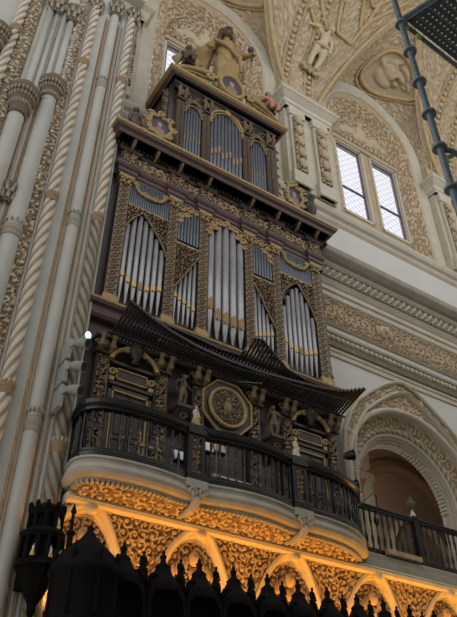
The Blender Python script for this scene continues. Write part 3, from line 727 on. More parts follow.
# base moulding between the lower stage and the pipes
b = MB(); b.sweep([(-.1, 11.42), (.02, 11.42), (.06, 11.5), (.06, 11.72), (.14, 11.76), (.16, 11.84), (.1, 11.9), (-.1, 11.92)], [(4.05, .6), (4.05, 0), (11.48, 0), (11.48, .6)]); b.build('base_moulding', 'purple', organ)
b = MB(); b.sweep([(-.1, 11.82), (.17, 11.84), (.18, 11.9), (.12, 11.94), (-.1, 11.95)], [(4.05, .6), (4.05, 0), (11.48, 0), (11.48, .6)]); b.build('gilt_fillet', 'gilt', organ)
# main pilasters
for i, x in enumerate(PX_):
    w = .165 if i in (0, 5) else .15
    b = MB(); b.box(x - w, x + w, -.02, .2, 12.15, 16.15); p = b.build('pilaster', 'dark', organ)
    b = MB(); panel(b, x - w + .01, x + w - .01, 12.2, 16.1, -.021, lambda s, t: lattice(s, t, w * .92, .2), .02, .022, True); b.build('fretwork', 'giltdark', p)
    b = MB(); b.box(x - w - .04, x + w + .04, -.1, .2, 11.92, 12.08).box(x - w - .02, x + w + .02, -.07, .2, 12.08, 12.18); b.build('base', 'gilt', p, bevel=.012)
    b = MB(); b.box(x - w - .01, x + w + .01, -.06, .2, 16.12, 16.2).box(x - w, x + w, -.05, .2, 16.2, 16.32).box(x - w - .05, x + w + .05, -.12, .2, 16.34, 16.42)
    for sx in (-1, 1):
        a = np.linspace(0, 7.5, 26); rr = .085 * (1 - a / 9); b.tube(np.stack([x + sx * (w - .02) + sx * rr * np.cos(a), np.full(26, -.1), 16.29 + rr * np.sin(a)], -1), .022, 6)
        for q in range(2): b.ell((x + sx * .07, -.08, 16.16 + q * .05), (.05, .04, .05), 8)
    b.ell((x, -.1, 16.3), (.05, .05, .06), 8); b.build('capital', 'gilt', p)
# side wings of carved scrolls
for sg in (-1, 1):
    x0 = OX + sg * 3.52; b = MB()
    b.prism([(x0, 12.3), (x0 + sg * .3, 12.35), (x0 + sg * .2, 12.9), (x0 + sg * .28, 13.6), (x0 + sg * .12, 14.3), (x0 + sg * .06, 15.2), (x0, 15.4)], 'y', .3, .4)
    for zz, r in ((12.55, .22), (13.05, .16), (13.55, .2), (14.1, .14), (14.6, .12), (15.05, .09)):
        a = np.linspace(0, 9, 30); rr = r * (1 - a / 11); b.tube(np.stack([x0 + sg * (.12 + rr * np.cos(a)), np.full(30, .3), zz + rr * np.sin(a)], -1), .045, 6)
        b.ell((x0 + sg * (.2 + r * .5), .32, zz - .16), (.09, .06, .13), 8)
    b.build('side_wing', 'foliage' if sg > 0 else 'gilt', organ)
# entablature: architrave, carved frieze breaking forward over the pilasters, dentils, great cornice
brk = []
for x in PX_: brk += [(x - .24, 0), (x - .24, -.07), (x + .24, -.07), (x + .24, 0)]
path = [(4.1, .7), (4.1, 0)] + brk[1:-1] + [(11.43, 0), (11.43, .7)]
path = [(4.225, .7)] + brk[1:-1] + [(11.305, .7)]
b = MB(); b.sweep([(-.3, 16.42), (.02, 16.42), (.02, 16.52), (.05, 16.54), (.05, 16.66), (.09, 16.7), (.12, 16.78), (.12, 16.84), (-.3, 16.84)], path); b.build('architrave', 'purple', organ)
b = MB(); b.sweep([(-.3, 16.82), (.1, 16.82), (.13, 16.85), (.1, 16.88), (-.3, 16.88)], path); b.build('gilt_fillet', 'gilt', organ)
b = MB(); b.sweep([(-.3, 16.86), (.02, 16.86), (.02, 17.36), (-.3, 17.36)], path); b.build('frieze', 'purple', organ)
for i in range(6):
    x = PX_[i]; b = MB(); panel(b, x - .21, x + .21, 16.9, 17.34, -.1, lambda s, t: damask(s, t, .2, 3), .05, .02); b.build('frieze_carving', 'giltred', organ)
    if i < 5:
        a0, a1 = PX_[i] + .26, PX_[i + 1] - .26; pr = (a1 - a0) / max(1, round((a1 - a0) / .36)); b = MB(); mid = (a0 + a1) / 2
        panel(b, a0, a1, 16.9, 17.34, -.03, lambda s, t: np.maximum(scroll(s, t, .4), .6 * damask(s, t, .2, 1)), .05, .02); b.build('frieze_carving', 'giltred', organ)
b = MB(); b.sweep([(-.3, 17.34), (.08, 17.36), (.12, 17.44), (.1, 17.5), (-.3, 17.5)], path); b.build('bead_moulding', 'dark', organ)
cpath = [(3.95, .7), (3.95, -.05), (11.58, -.05), (11.58, .7)]
b = MB(); b.sweep([(-.5, 17.48), (.02, 17.48), (.02, 17.64), (.06, 17.66), (-.5, 17.7)], cpath)
for x in np.arange(4.02, 11.56, .13): b.box(x, x + .075, -.16, -.02, 17.52, 17.64)
b.build('dentil_band', 'dark', organ)
b = MB(); b.box(4.02, 11.5, -.42, .7, 17.68, 17.74); b.build('soffit', 'dark', organ)
b = MB(); b.sweep([(-.1, 17.68), (.38, 17.68), (.4, 17.72), (.42, 17.8), (.5, 17.86), (.52, 17.92), (-.1, 17.96)], [(4.3, .7), (4.3, -.05), (11.23, -.05), (11.23, .7)]); b.build('cornice', 'purple', organ)
b = MB(); b.sweep([(-.1, 17.9), (.5, 17.91), (.55, 17.95), (.56, 18.02), (.52, 18.05), (-.1, 18.08)], [(4.3, .7), (4.3, -.05), (11.23, -.05), (11.23, .7)]); b.build('cornice_gilding', 'gilt', organ)
for x in PX_ + [OX - 2.55, OX + 2.55]:
    b = MB(); b.tube([(x, -.12, 17.44), (x, -.26, 17.5), (x, -.36, 17.6), (x, -.4, 17.68)], [.035, .05, .05, .035], 8, .8).box(x - .07, x + .07, -.46, -.1, 17.65, 17.7); b.build('bracket', 'giltdark', organ)


# pipes
def pipe(x, y, r, ztop, zmouth, zfoot, mat='tin', shield=False, name='facade_pipe', parts=True):
    b = MB(); b.lathe([(r, zmouth if parts else zfoot), (r, ztop), (r * .86, ztop), (r * .86, ztop - .1)], (x, y, 0), 16); p = b.build(name, mat, organ, smooth=True)
    if not parts:
        return p
    b = MB(); b.lathe([(r * .96, zmouth), (r * .9, zmouth - .06), (r * .34, zfoot), (r * .2, zfoot - .03)], (x, y, 0), 16); b.build('pipe_foot', mat, p, smooth=True)
    b = MB(); hz = r * 2.4 if not shield else r * 3.6; a = np.linspace(-1.15, 1.15, 13) - math.pi / 2; P = []
    for u in np.linspace(0, 1, 7):
        wv = a if not shield else -math.pi / 2 + (a + math.pi / 2) * (1 if u < .75 else math.sqrt(max(0.02, 1 - ((u - .75) / .25) ** 2)))
        P.append(np.stack([x + (r + .006) * np.cos(wv), y + (r + .006) * np.sin(wv), np.full(13, zmouth - (.0 if not shield else r * .2) + hz * u)], -1))
    b.grid(np.array(P)); b.build('pipe_mouth', 'mouth' if not shield else 'shield', p, smooth=True)
    b = MB(); b.box(x - r * .62, x + r * .62, y - r * 1.0, y - r * .6, zmouth - .03, zmouth + .02); b.build('pipe_lip', 'dark', p)
    return p


def bay_x(i): return PX_[i] + (.165 if i == 0 else .15), PX_[i + 1] - (.165 if i == 4 else .15)


def swirl(b, x, z, y, r, sg=1, g=0.0, turns=8.0, th=.03):
    a = np.linspace(0, turns, 26); rr = r * (1 - a / (turns * 1.2)); b.tube(np.stack([x + sg * rr * np.cos(a), np.full(26, y), z + rr * np.sin(a)], -1), th, 6, g)


def shade(b, a, c, y=-.02, th=.06, res=.03, n=1):        # pierced carving between two outlines: upper z(x)=a, lower z(x)=c
    pass


def tri_shade(x0, x1, fz_low, ztop, seed):                # carved pipe shade whose lower edge follows fz_low(x)
    b = MB(); xs = np.linspace(x0, x1, 40); V_ = np.linspace(0, 1, 40); lo = np.array([fz_low(x) for x in xs]); X = np.repeat(xs[:, None], 40, 1); Z = lo[:, None] + (ztop - lo[:, None]) * V_
    relief(b, np.stack([X, np.full(X.shape, -.02), Z], -1), damask(X, Z, .19, seed), .06); b.grid(np.stack([X, np.full(X.shape, .03), Z], -1)[::-1])
    b.tube(np.stack([xs, np.full(40, -.05), lo + .01], -1), .025, 6, 1.0)
    return b.build('pipe_shade', 'giltdark', organ)


for i in (0, 4):                                           # wide bays, two storeys
    x0, x1 = bay_x(i); n = 7; st = (x1 - x0) / n
    tops = [14.75, 15.08, 15.2, 15.12, 14.98, 14.62, 14.3]
    if i == 4: tops = [14.2, 14.66, 15.0, 15.12, 15.02, 14.7, 14.2]
    mo = [12.92, 12.78, 12.71, 12.7, 12.74, 12.82, 12.9]
    for k in range(n): pipe(x0 + st * (k + .5), .05, st * .39, tops[k], mo[k], 12.16, shield=(k == 3 and i == 0 or k == 3))
    xm = x0 + st * (2.6 if i == 0 else 3.4)
    tri_shade(x0, xm, lambda x: 14.55 + .75 * min(1, (x - x0) / (xm - x0)) ** .7, 15.42, 4); tri_shade(xm, x1, lambda x: 14.05 + 1.25 * min(1, (x1 - x) / (x1 - xm)) ** .7, 15.42, 6)
    b = MB(); b.box(x0, x1, -.03, .14, 15.42, 15.5); b.build('ledge', 'gilt', organ, bevel=.01)
    n2 = 18; s2 = (x1 - x0) / n2
    for k in range(n2): pipe(x0 + s2 * (k + .5), .0, s2 * .44, 16.42, 15.9, 15.5, 'lead', name='small_pipe', parts=False)
    b = MB(); xm = (x0 + x1) / 2
    for sg in (-1, 1):                                     # garland hanging in a V
        q = np.array([(xm + sg * (xm - x0) * (1 - u), -.03, 16.36 - .42 * math.sin(u * math.pi / 2) + .1 * math.sin(u * 3 * math.pi) * .4) for u in np.linspace(0, 1, 16)])
        b.tube(q, .035, 6, 1.0)
        for j, p in enumerate(q): b.ell(p + np.array([0, -.02, 0]), (.055 + .02 * (j % 2), .04, .05), 8, 1.0)
        swirl(b, xm + sg * .14, 16.0, -.05, .11, sg, 1.0); swirl(b, xm + sg * .45, 16.28, -.05, .09, sg, 1.0)
    b.ell((xm, -.04, 15.98), (.07, .05, .1), 8, 1.0); b.build('garland', 'gilt', organ)
for i in (1, 3):                                           # narrow bays, two storeys
    x0, x1 = bay_x(i); n = 5; st = (x1 - x0) / n; up = 1 if i == 1 else -1
    for k in range(n):
        j = k if up > 0 else n - 1 - k
        pipe(x0 + st * (k + .5), .05, st * .38, 13.35 + .3 * j, 12.95 - .06 * j, 12.2)
    tri_shade(x0, x1, lambda x: 13.2 + 1.35 * ((x - x0) / (x1 - x0) if up > 0 else (x1 - x) / (x1 - x0)), 14.8, 8)
    b = MB(); b.box(x0, x1, -.03, .14, 14.8, 14.88); b.build('ledge', 'gilt', organ, bevel=.01)
    n2 = 7; s2 = (x1 - x0) / n2
    for k in range(n2):
        pp = pipe(x0 + s2 * (k + .5), .0, s2 * .42, 15.8 + .1 * (k if up > 0 else n2 - k), 15.35, 14.95, 'lead', name='small_pipe', parts=False)
    b = MB()
    for q, (u, z, r) in enumerate(((.2, 16.2, .15), (.55, 16.25, .14), (.85, 16.25, .12), (.15, 15.9, .12), (.4, 16.0, .11), (.1, 15.68, .08))):
        xx = x0 + (x1 - x0) * (u if up > 0 else 1 - u); swirl(b, xx, z, -.03, r, up, 1.0, th=.035); b.ell((xx, -.03, z), (.05, .04, .06), 8, 1.0)
    b.build('pipe_shade', 'gilt', organ)
x0, x1 = bay_x(2); n = 5; st = (x1 - x0) / n                # central bay: five great pipes
for k in range(n): pipe(x0 + st * (k + .5), .06, st * .44, (15.85, 16.25, 16.4, 16.25, 15.85)[k], (13.0, 12.72, 12.7, 12.68, 12.7)[k], 12.16, shield=True)
b = MB()
for sg in (-1, 1):
    for u, z, r in ((.12, 16.3, .11), (.28, 16.28, .14), (.48, 16.2, .16), (.56, 15.95, .13), (.6, 15.72, .09), (.38, 16.02, .1)):
        swirl(b, OX + sg * u, z, -.05, r, sg, th=.035); b.ell((OX + sg * u, -.04, z), (.06, .04, .07), 8)
b.ell((OX, -.06, 16.4), (.1, .06, .12), 8); b.build('pipe_shade', 'gilt', organ)

# horizontal reed trumpets: a lower rank across the case, an upper rank to the middle


def trumpet(x, z, L, name, tilt, r0=.026, r1=.06):
    d = np.array([0, -math.cos(tilt), math.sin(tilt)]); c = np.array([x, .02, z]); b = MB()
    b.tube([c, c + d * L * .1, c + d * L * .8, c + d * L * .95, c + d * L], [r0 * 1.4, r0, r0 * 1.5, r1 * .75, r1], 9); b.build(name, 'trumpet', organ, smooth=True)


for x in np.arange(4.62, 11.36, .0935):
    L = np.interp(x, [4.6, 5.2, 5.8, 6.6, 7.4, 8.4, 9.4, 10.2, 10.7, 11.0, 11.36], [1.12, .92, .76, .62, .56, .56, .66, .76, .86, .98, 1.2]); trumpet(x, 11.0, L, 'trumpet_pipe', .3)
for x in np.arange(5.95, 10.1, .104):
    L = np.interp(x, [5.9, 6.6, 7.4, 8.0, 8.12, 8.3, 8.8, 9.4, 10.1], [.45, .42, .36, .4, .95, 1.0, .78, .5, .4]); trumpet(x, 11.42, L, 'clarion_pipe', .5)
b = MB(); b.box(4.5, 11.45, -.05, .14, 10.9, 11.12).box(4.5, 11.45, -.2, -.14, 10.98, 11.02); b.build('trumpet_rail', 'dark', organ)
b = MB(); b.tube([(8.0, -.02, 11.0), (8.5, -.5, 10.85)], .012, 5).tube([(4.9, -.6, 11.12), (7.7, -.42, 11.1), (11.2, -.7, 11.14)], .014, 5); b.build('stay_rod', 'steel', organ)
b = MB(); b.box(5.8, 10.1, -.06, .1, 11.34, 11.44); b.box(5.9, 10.15, -.16, -.12, 11.42, 11.45); b.build('clarion_rail', 'gilt', organ)

# ---------------------------------------------------------------- organ, lower stage behind the balcony
LX = [4.52, 5.98, 6.97, 8.56, 9.55, 11.01]
for i, x in enumerate(LX):
    b = MB(); b.box(x - .17, x + .17, -.05, .2, 7.52, 10.5); p = b.build('lower_pilaster', 'dark', organ)
    b = MB(); panel(b, x - .13, x + .13, 8.75, 10.42, -.05, lambda s, t: np.maximum(damask(s, t, .22, 2), sstep(.85, .93, np.abs(t) / .13)), .03, .02, True)
    panel(b, x - .13, x + .13, 7.75, 8.6, -.05, lambda s, t: np.maximum(damask(s, t, .24, 4), sstep(.85, .93, np.abs(t) / .13)), .03, .02, True); b.build('gilt_panel', 'giltdark', p)
    b = MB(); b.box(x - .22, x + .22, -.12, .2, 10.46, 10.54).box(x - .26, x + .26, -.2, .2, 10.84, 10.9)
    for sx in (-1, 1):
        b.tube([(x + sx * .12, -.08, 10.5), (x + sx * .13, -.2, 10.6), (x + sx * .13, -.24, 10.72), (x + sx * .13, -.32, 10.84)], [.05, .08, .06, .07], 8, .8)
        swirl(b, x + sx * .15, 10.68, -.1, .1, sx, .8)
    b.ell((x, -.12, 10.68), (.08, .07, .12), 8, .8); b.build('bracket_capital', 'giltdark', p)
# doorways with broken curved pediments and urns
for x0, x1 in ((LX[0] + .2, LX[1] - .2), (LX[4] + .2, LX[5] - .2)):
    xm = (x0 + x1) / 2; b = MB()
    b.box(x0, x0 + .1, -.04, .16, 7.52, 9.75).box(x1 - .1, x1, -.04, .16, 7.52, 9.75).box(x0, x1, -.04, .16, 9.65, 9.75).box(x0, x1, -.06, .16, 9.78, 9.86).box(x0, x1, -.08, .16, 10.3, 10.38); dc = b.build('doorcase', 'dark', organ, bevel=.01)
    b = MB()
    for q in (x0 + .1, x1 - .13): b.box(q, q + .03, -.05, .1, 7.6, 9.66)
    b.box(x0 + .1, x1 - .1, -.05, .1, 9.63, 9.66); b.box(x0 + .14, x1 - .14, -.05, .1, 9.94, 9.97).box(x0 + .14, x1 - .14, -.05, .1, 10.2, 10.23).box(x0 + .14, x0 + .17, -.05, .1, 9.94, 10.23).box(x1 - .17, x1 - .14, -.05, .1, 9.94, 10.23)
    for q in (x0 + .05, x1 - .05): swirl(b, q, 10.08, -.06, .1, 1, th=.03); b.box(q - .06, q + .06, -.05, .1, 9.88, 9.98)
    b.build('gilt_moulding', 'gilt', dc)
    b = MB(); b.box(x0 + .18, x1 - .18, -.03, .1, 9.98, 10.19); b.build('name_panel', 'giltdark', dc)
    for sg in (-1, 1):
        xa, xb = (x0 + .12, xm - .01) if sg < 0 else (xm + .01, x1 - .12)
        b = MB(); b.box(xa, xb, .0, .1, 7.55, 9.63); d = b.build('door', 'dark', organ)
        b = MB()
        for za, zb in ((7.7, 8.55), (8.65, 9.5)):
            for w0, w1, y in ((.06, .09, -.02), (.12, .135, -.01)):
                b.box(xa + w0, xa + w1, y, .02, za, zb).box(xb - w1, xb - w0, y, .02, za, zb).box(xa + w0, xb - w0, y, .02, zb - .025, zb).box(xa + w0, xb - w0, y, .02, za, za + .025)
        b.build('panel_moulding', 'giltdark', d); b.build if 0 else None
        b = MB(); b.ell((xa + .05 if sg > 0 else xb - .05, -.03, 8.6), (.02, .03, .03), 8); b.build('door_knob', 'brass', d)
        a = np.linspace(math.pi if sg < 0 else 0, math.pi * .62 if sg < 0 else math.pi * .38, 18); r = (x1 - x0) * .53
        b = MB(); arc = np.stack([xm + r * np.cos(a), np.full(18, -.12), 10.36 + .36 * np.sin(a) * 1.1], -1); b.tube(arc, .06, 8); swirl(b, arc[-1][0], arc[-1][2] - .03, -.14, .09, -sg, th=.035)
        b.build('curved_pediment', 'gilt', dc, smooth=True)
    b = MB(); b.lathe([(.03, 10.38), (.12, 10.42), (.05, 10.5), (.16, 10.62), (.19, 10.74), (.12, 10.82), (.17, 10.86), (.1, 10.9), (.04, 10.98)], (xm, -.12, 0), 14); b.build('urn', 'dark', dc, smooth=True)
# carved brackets in the narrow bays
for x in ((LX[1] + LX[2]) / 2, (LX[3] + LX[4]) / 2):
    b = MB(); b.hexa([(x - .12, .1, 9.15), (x + .12, .1, 9.15), (x + .08, -.02, 9.15), (x - .08, -.02, 9.15)], [(x - .16, .1, 9.6), (x + .16, .1, 9.6), (x + .16, -.3, 9.6), (x - .16, -.3, 9.6)]).box(x - .2, x + .2, -.34, .1, 9.6, 9.68)
    swirl(b, x, 9.4, -.24, .1); b.build('figure_bracket', 'giltdark', organ)
# octagonal central medallion
xc, zc = 7.74, 10.1
b = MB(); oc = [(xc + .74 * math.cos(a), zc + .74 * math.sin(a)) for a in np.arange(8) * math.pi / 4 + math.pi / 8]; b.prism(oc[::-1], 'y', -.1, .12); md = b.build('octagon_panel', 'giltdark', organ, bevel=.02)
b = MB(); b.tube([(p[0], -.11, p[1]) for p in oc], .035, 6, closed=True); b.lathe([(.5, -.1), (.56, -.14), (.52, -.18), (.46, -.16), (.45, -.1)], (xc, 0, zc), 40, axis='y'); b.build('gilt_ring', 'gilt', md, smooth=True)
b = MB(); U, T_ = np.meshgrid(np.linspace(.01, .46, 24), np.linspace(0, 2 * math.pi, 73)[:-1], indexing='ij'); Xp, Zp = xc + U * np.cos(T_), zc + U * np.sin(T_)
h = damask(Xp, Zp, .17, 5); b.grid(np.stack([Xp, -.115 - .03 * h, Zp], -1), h, False, True); b.ell((xc, -.14, zc), (.12, .05, .18), 10, 1).ell((xc, -.15, zc + .2), (.07, .05, .08), 8, 1); b.build('carved_disc', 'giltdark', md)
# console niche with the keyboards below
b = MB(); b.box(7.2, 8.32, -.14, .12, 7.55, 8.1).box(7.15, 8.37, -.22, .12, 8.1, 8.16); cn = b.build('console', 'dark', organ, bevel=.01)
b = MB()
for q in range(2): b.box(7.3, 8.22, -.34 + q * .1, -.14 + q * .06, 8.16 + q * .06, 8.2 + q * .06)
b.build('keyboard', 'whitefig', cn)
b = MB(); b.box(7.28, 8.24, .06, .13, 8.35, 9.2); b.build('console_panel', 'giltdark', cn)
for (x0, x1, z0, z1, m, nm, lb) in ((7.02, 7.26, 8.72, 9.02, 'paper', 'music_sheet', 'white paper sheet standing beside the organ console under the octagonal medallion'), (6.32, 6.62, 8.32, 8.56, 'paper', 'music_sheet', 'white paper sheet seen through the balusters near the left balcony pedestal'), (7.3, 7.58, 8.78, 9.0, 'tanbox', 'music_book', 'tan book or card standing right of the white sheet by the console')):
    o = MB(); o.hexa([(x0, -.3, z0), (x1, -.3, z0), (x1, -.26, z0), (x0, -.26, z0)], [(x0, -.22, z1), (x1, -.22, z1), (x1, -.18, z1), (x0, -.18, z1)])
    tag(o.build(nm, m), lb, 'sheet' if nm == 'music_sheet' else 'book')
    b = MB(); b.tube([((x0 + x1) / 2, -.24, 7.5), ((x0 + x1) / 2, -.24, z0)], .02, 6).box(x0, x1, -.32, -.16, z0 - .03, z0); 
    tag(b.build('music_stand', 'black'), {7.02: 'slim black stand holding the white sheet beside the console', 6.32: 'slim black stand holding the white sheet near the left balcony pedestal', 7.3: 'slim black stand holding the tan card by the console'}[x0], 'stand')
b = MB(); b.tube([(7.2, -.5, 7.5), (7.2, -.5, 8.7), (7.24, -.5, 8.95), (7.36, -.5, 9.0), (7.45, -.5, 8.9), (7.45, -.5, 8.2)], .015, 6); tag(b.build('reading_lamp', 'steel'), 'thin hooked metal reading lamp in front of the console', 'lamp')
b = MB(); b.box(5.35, 5.41, -.45, -.4, 7.52, 8.6).box(5.75, 5.81, -.45, -.4, 7.52, 8.6).box(5.3, 5.86, -.46, -.4, 8.28, 8.34).box(5.35, 5.81, -.45, -.1, 7.95, 8.0).box(5.35, 5.41, -.14, -.1, 7.52, 8.0).box(5.75, 5.81, -.14, -.1, 7.52, 8.0).box(5.38, 5.78, -.45, -.41, 8.05, 8.1)
tag(b.build('wooden_rack', 'plankm', bevel=.008), 'light brown wooden rack standing before the right leaf of the left organ door', 'rack')

# ---------------------------------------------------------------- organ, upper stage
UX = [OX - 1.78, OX - .8, OX + .8, OX + 1.78]
for x in UX:
    b = MB(); b.box(x - .15, x + .15, -.02, .2, 18.1, 21.3); p = b.build('upper_pilaster', 'giltdark', organ)
    b = MB()
    for z in np.arange(18.7, 21.2, .115):
        for sx in (-.075, .075): b.ell((x + sx, -.03, z), (.068, .045, .05), 8, .55)
    b.build('bead_rows', 'giltdark', p)
    b = MB(); b.box(x - .2, x + .2, -.1, .2, 18.1, 18.5).box(x - .18, x + .18, -.08, .2, 18.5, 18.6); b.ell((x, -.12, 18.58), (.16, .08, .14), 10, .9); b.build('pilaster_base', 'giltdark', p)
    b = MB(); b.box(x - .19, x + .19, -.08, .2, 21.3, 21.38).box(x - .23, x + .23, -.16, .2, 21.9, 21.98)
    for sx in (-1, 1): swirl(b, x + sx * .12, 21.72, -.1, .11, sx, .8); b.tube([(x + sx * .1, -.06, 21.4), (x + sx * .12, -.16, 21.6), (x + sx * .12, -.14, 21.88)], [.05, .08, .05], 6, .6)
    b.ell((x, -.1, 21.62), (.07, .08, .16), 8, .8); b.build('capital', 'giltdark', p)
for (i, tz, zs) in ((0, 21.25, .3), (2, 21.25, .3)):
    x0, x1 = UX[i] + .17, UX[i + 1] - .17; n = 6; st = (x1 - x0) / n; xm = (x0 + x1) / 2; w = (x1 - x0) / 2
    for k in range(n):
        x = x0 + st * (k + .5); pipe(x, .04, st * .44, 20.75 + .45 * math.sqrt(max(0, 1 - ((x - xm) / w) ** 2)), 19.5, 18.6, 'lead', name='upper_pipe', parts=False)
        b = MB(); b.box(x - st * .2, x + st * .2, .04 - st * .5, .04 - st * .4, 19.42 + .1 * (k % 2), 19.62 + .1 * (k % 2)); b.build('upper_pipe_mouth', 'shield', organ)
    b = MB(); t = np.linspace(0, math.pi, 30); b.tube(np.stack([xm + w * np.cos(t), np.full(30, -.03), 20.75 + .5 * np.sin(t)], -1), .04, 6, .8)
    for sg in (-1, 1):
        for q, z in ((.8, 21.22), (.62, 21.38), (.3, 21.48), (.92, 21.0)): swirl(b, xm + sg * w * q, z, -.03, .09, sg, .8)
    b.ell((xm, -.05, 21.5), (.1, .06, .1), 8, .8); b.build('pipe_shade', 'giltdark', organ)
    b = MB(); panel(b, x0, x1, 21.42, 21.9, .0, lambda s, t: damask(s, t, .2, 3), .05, .025); b.build('frieze_carving', 'giltdark', organ)
x0, x1 = UX[1] + .17, UX[2] - .17; n = 9; st = (x1 - x0) / n; w = (x1 - x0) / 2
for k in range(n):
    x = x0 + st * (k + .5); pipe(x, .04, st * .45, 21.3 + .55 * math.sqrt(max(0, 1 - ((x - OX) / w) ** 2)), 19.6, 18.6, 'lead', name='upper_pipe', parts=False)
    zz = 19.35 + .12 * (k % 3); b = MB(); b.box(x - st * .26, x + st * .26, .04 - st * .52, .04 - st * .4, zz, zz + .3); b.build('upper_pipe_mouth', 'shield', organ)
b = MB(); t = np.linspace(0, math.pi, 40); b.tube(np.stack([OX + w * np.cos(t), np.full(40, -.04), 21.25 + .62 * np.sin(t)], -1), .06, 8); b.tube(np.stack([OX + (w - .09) * np.cos(t), np.full(40, -.03), 21.2 + .56 * np.sin(t)], -1), .03, 6)
b.tube([(OX - w, -.04, 20.9), (OX - w, -.04, 21.25)], .05, 6).tube([(OX + w, -.04, 20.9), (OX + w, -.04, 21.25)], .05, 6); b.build('arch_moulding', 'gilt', organ, smooth=True)
b = MB()
for sg in (-1, 1):
    P = []
    for u in np.linspace(0, 1, 12):
        xx = OX + sg * w * (1 - u); zl = 21.3 + .62 * math.sqrt(max(0, 1 - (1 - u) ** 2)); P.append([(xx, -.01, zl + (21.96 - min(21.95, zl)) * v) for v in np.linspace(0, 1, 8)])
    P = np.array(P); h = damask(P[..., 0], P[..., 2], .18, 4); P[..., 1] -= .04 * h; b.grid(P, h)
b.build('spandrel_carving', 'giltdark', organ)
b = MB(); b.box(OX - .1, OX + .1, -.12, .1, 21.72, 21.98); b.build('keystone', 'gilt', organ, bevel=.02)
# left and right flanks of the upper stage with scroll buttress
for sg in (-1, 1):
    xs = OX + sg * 2.2; b = MB()
    for z, r in ((18.5, .2), (18.95, .16), (19.4, .15), (19.85, .14), (20.3, .13), (20.75, .13), (21.2, .15), (21.6, .17)):
        b.ell((xs - sg * .02, .3, z), (.1, .12, r + .06), 10, .7); swirl(b, xs + sg * .03, z, .22, r * .8, sg, .9)
    b.box(xs - .06, xs + .06, .2, .45, 18.1, 21.9); b.build('flank_carving', 'giltdark', organ)
upath = [(5.75, 1.6), (5.75, .0), (9.78, .0), (9.78, 1.6)]
b = MB(); b.sweep([(-.3, 21.9), (.02, 21.9), (.04, 22.04), (.08, 22.08), (.12, 22.16), (-.3, 22.18)], upath); b.build('upper_bead_moulding', 'dark', organ)
b = MB(); b.box(5.55, 9.98, -.3, 1.6, 22.14, 22.2); b.build('upper_soffit', 'dark', organ)
b = MB(); b.sweep([(-.2, 22.14), (.2, 22.14), (.24, 22.2), (.3, 22.24), (.32, 22.3), (-.2, 22.34)], upath); b.build('upper_cornice', 'purple', organ)
b = MB(); b.sweep([(-.2, 22.28), (.33, 22.28), (.4, 22.34), (.42, 22.42), (.38, 22.46), (-.2, 22.48)], upath); b.build('upper_cornice_gilding', 'gilt', organ)
b = MB(); b.box(5.6, 9.93, -.2, 1.6, 22.4, 22.46); b.build('upper_roof', 'dark', organ)
# broken segmental pediment on top, oval portrait between
for sg in (-1, 1):
    b = MB(); a = np.linspace(0, 1, 24); xx = OX + sg * (2.35 - 1.45 * a); zz = 22.46 + .78 * np.sin(a * math.pi / 2 * 1.0) ** .9
    P = np.stack([xx, np.full(24, -.24), zz], -1); b.tube(P, np.linspace(.07, .14, 24), 8)
    b.tube(np.stack([xx, np.full(24, -.2), 22.46 + (zz - 22.46) * .72], -1), .05, 6)
    for k in (3, 8, 13): swirl(b, xx[k + 4], 22.44 + (zz[k + 4] - 22.44) * .45, -.15, .07 + .012 * k, -sg, th=.04)
    swirl(b, OX + sg * .82, 23.12, -.26, .2, -sg, th=.09); b.build('broken_pediment', 'gilt', organ, smooth=True)


def oval(name, c, rx, rz, label, parent=None, lobes=0):
    o = empty(name, (c[0], c[1] + .1, c[2] - rz - .1), parent) if parent else tag(empty(name, (c[0], c[1] + .1, c[2] - rz - .1)), label, 'portrait')
    t = np.linspace(0, 2 * math.pi, 49)[:-1]; b = MB(); f = 1 + (.09 * np.cos(lobes * t) if lobes else 0)
    ring = lambda k, y: np.stack([c[0] + rx * k * f * np.cos(t), np.full(48, y), c[2] + rz * k * f * np.sin(t)], -1)
    b.grid(np.array([ring(.78, c[1]), ring(.8, c[1] - .06), ring(.9, c[1] - .1), ring(1.0, c[1] - .09), ring(1.08 if not lobes else 1.2, c[1] - .04), ring(1.05, c[1] + .1)]), 0, False, True)
    if lobes:
        for a in np.linspace(0, 2 * math.pi, 9)[:-1]: swirl(b, c[0] + rx * 1.08 * math.cos(a), c[2] + rz * 1.08 * math.sin(a), c[1] - .06, .13, 1 if math.cos(a) > 0 else -1, th=.045)
    b.build('oval_frame', 'gilt', o, smooth=True)
    b = MB(); U, T_ = np.meshgrid(np.linspace(.01, .8, 14), t, indexing='ij'); uu, vv = U * np.cos(T_), U * np.sin(T_)
    g = np.maximum(sstep(1, .8, (uu / .2) ** 2 + ((vv - .2) / .24) ** 2), .6 * sstep(1, .85, (uu / .42) ** 2 + ((vv + .42) / .4) ** 2)); b.grid(np.stack([c[0] + uu * rx, np.full(uu.shape, c[1] - .02), c[2] + vv * rz], -1), g, False, True)
    b.build('painted_panel', 'portrait', o); return o


oval('oval_portrait', (7.8, -.3, 23.2), .52, .62, 'oval gilt-framed portrait of a head on the organ top, below the winged statue')
oval('cartouche', (OX - 2.62, -.38, 18.78), .4, .5, 'round gilt scroll-framed portrait cartouche on the main cornice, left of the upper pipes', lobes=8)
oval('cartouche', (OX + 2.42, -.38, 18.78), .34, .5, 'narrow gilt scroll-framed portrait cartouche on the main cornice, right of the upper pipes', lobes=8)

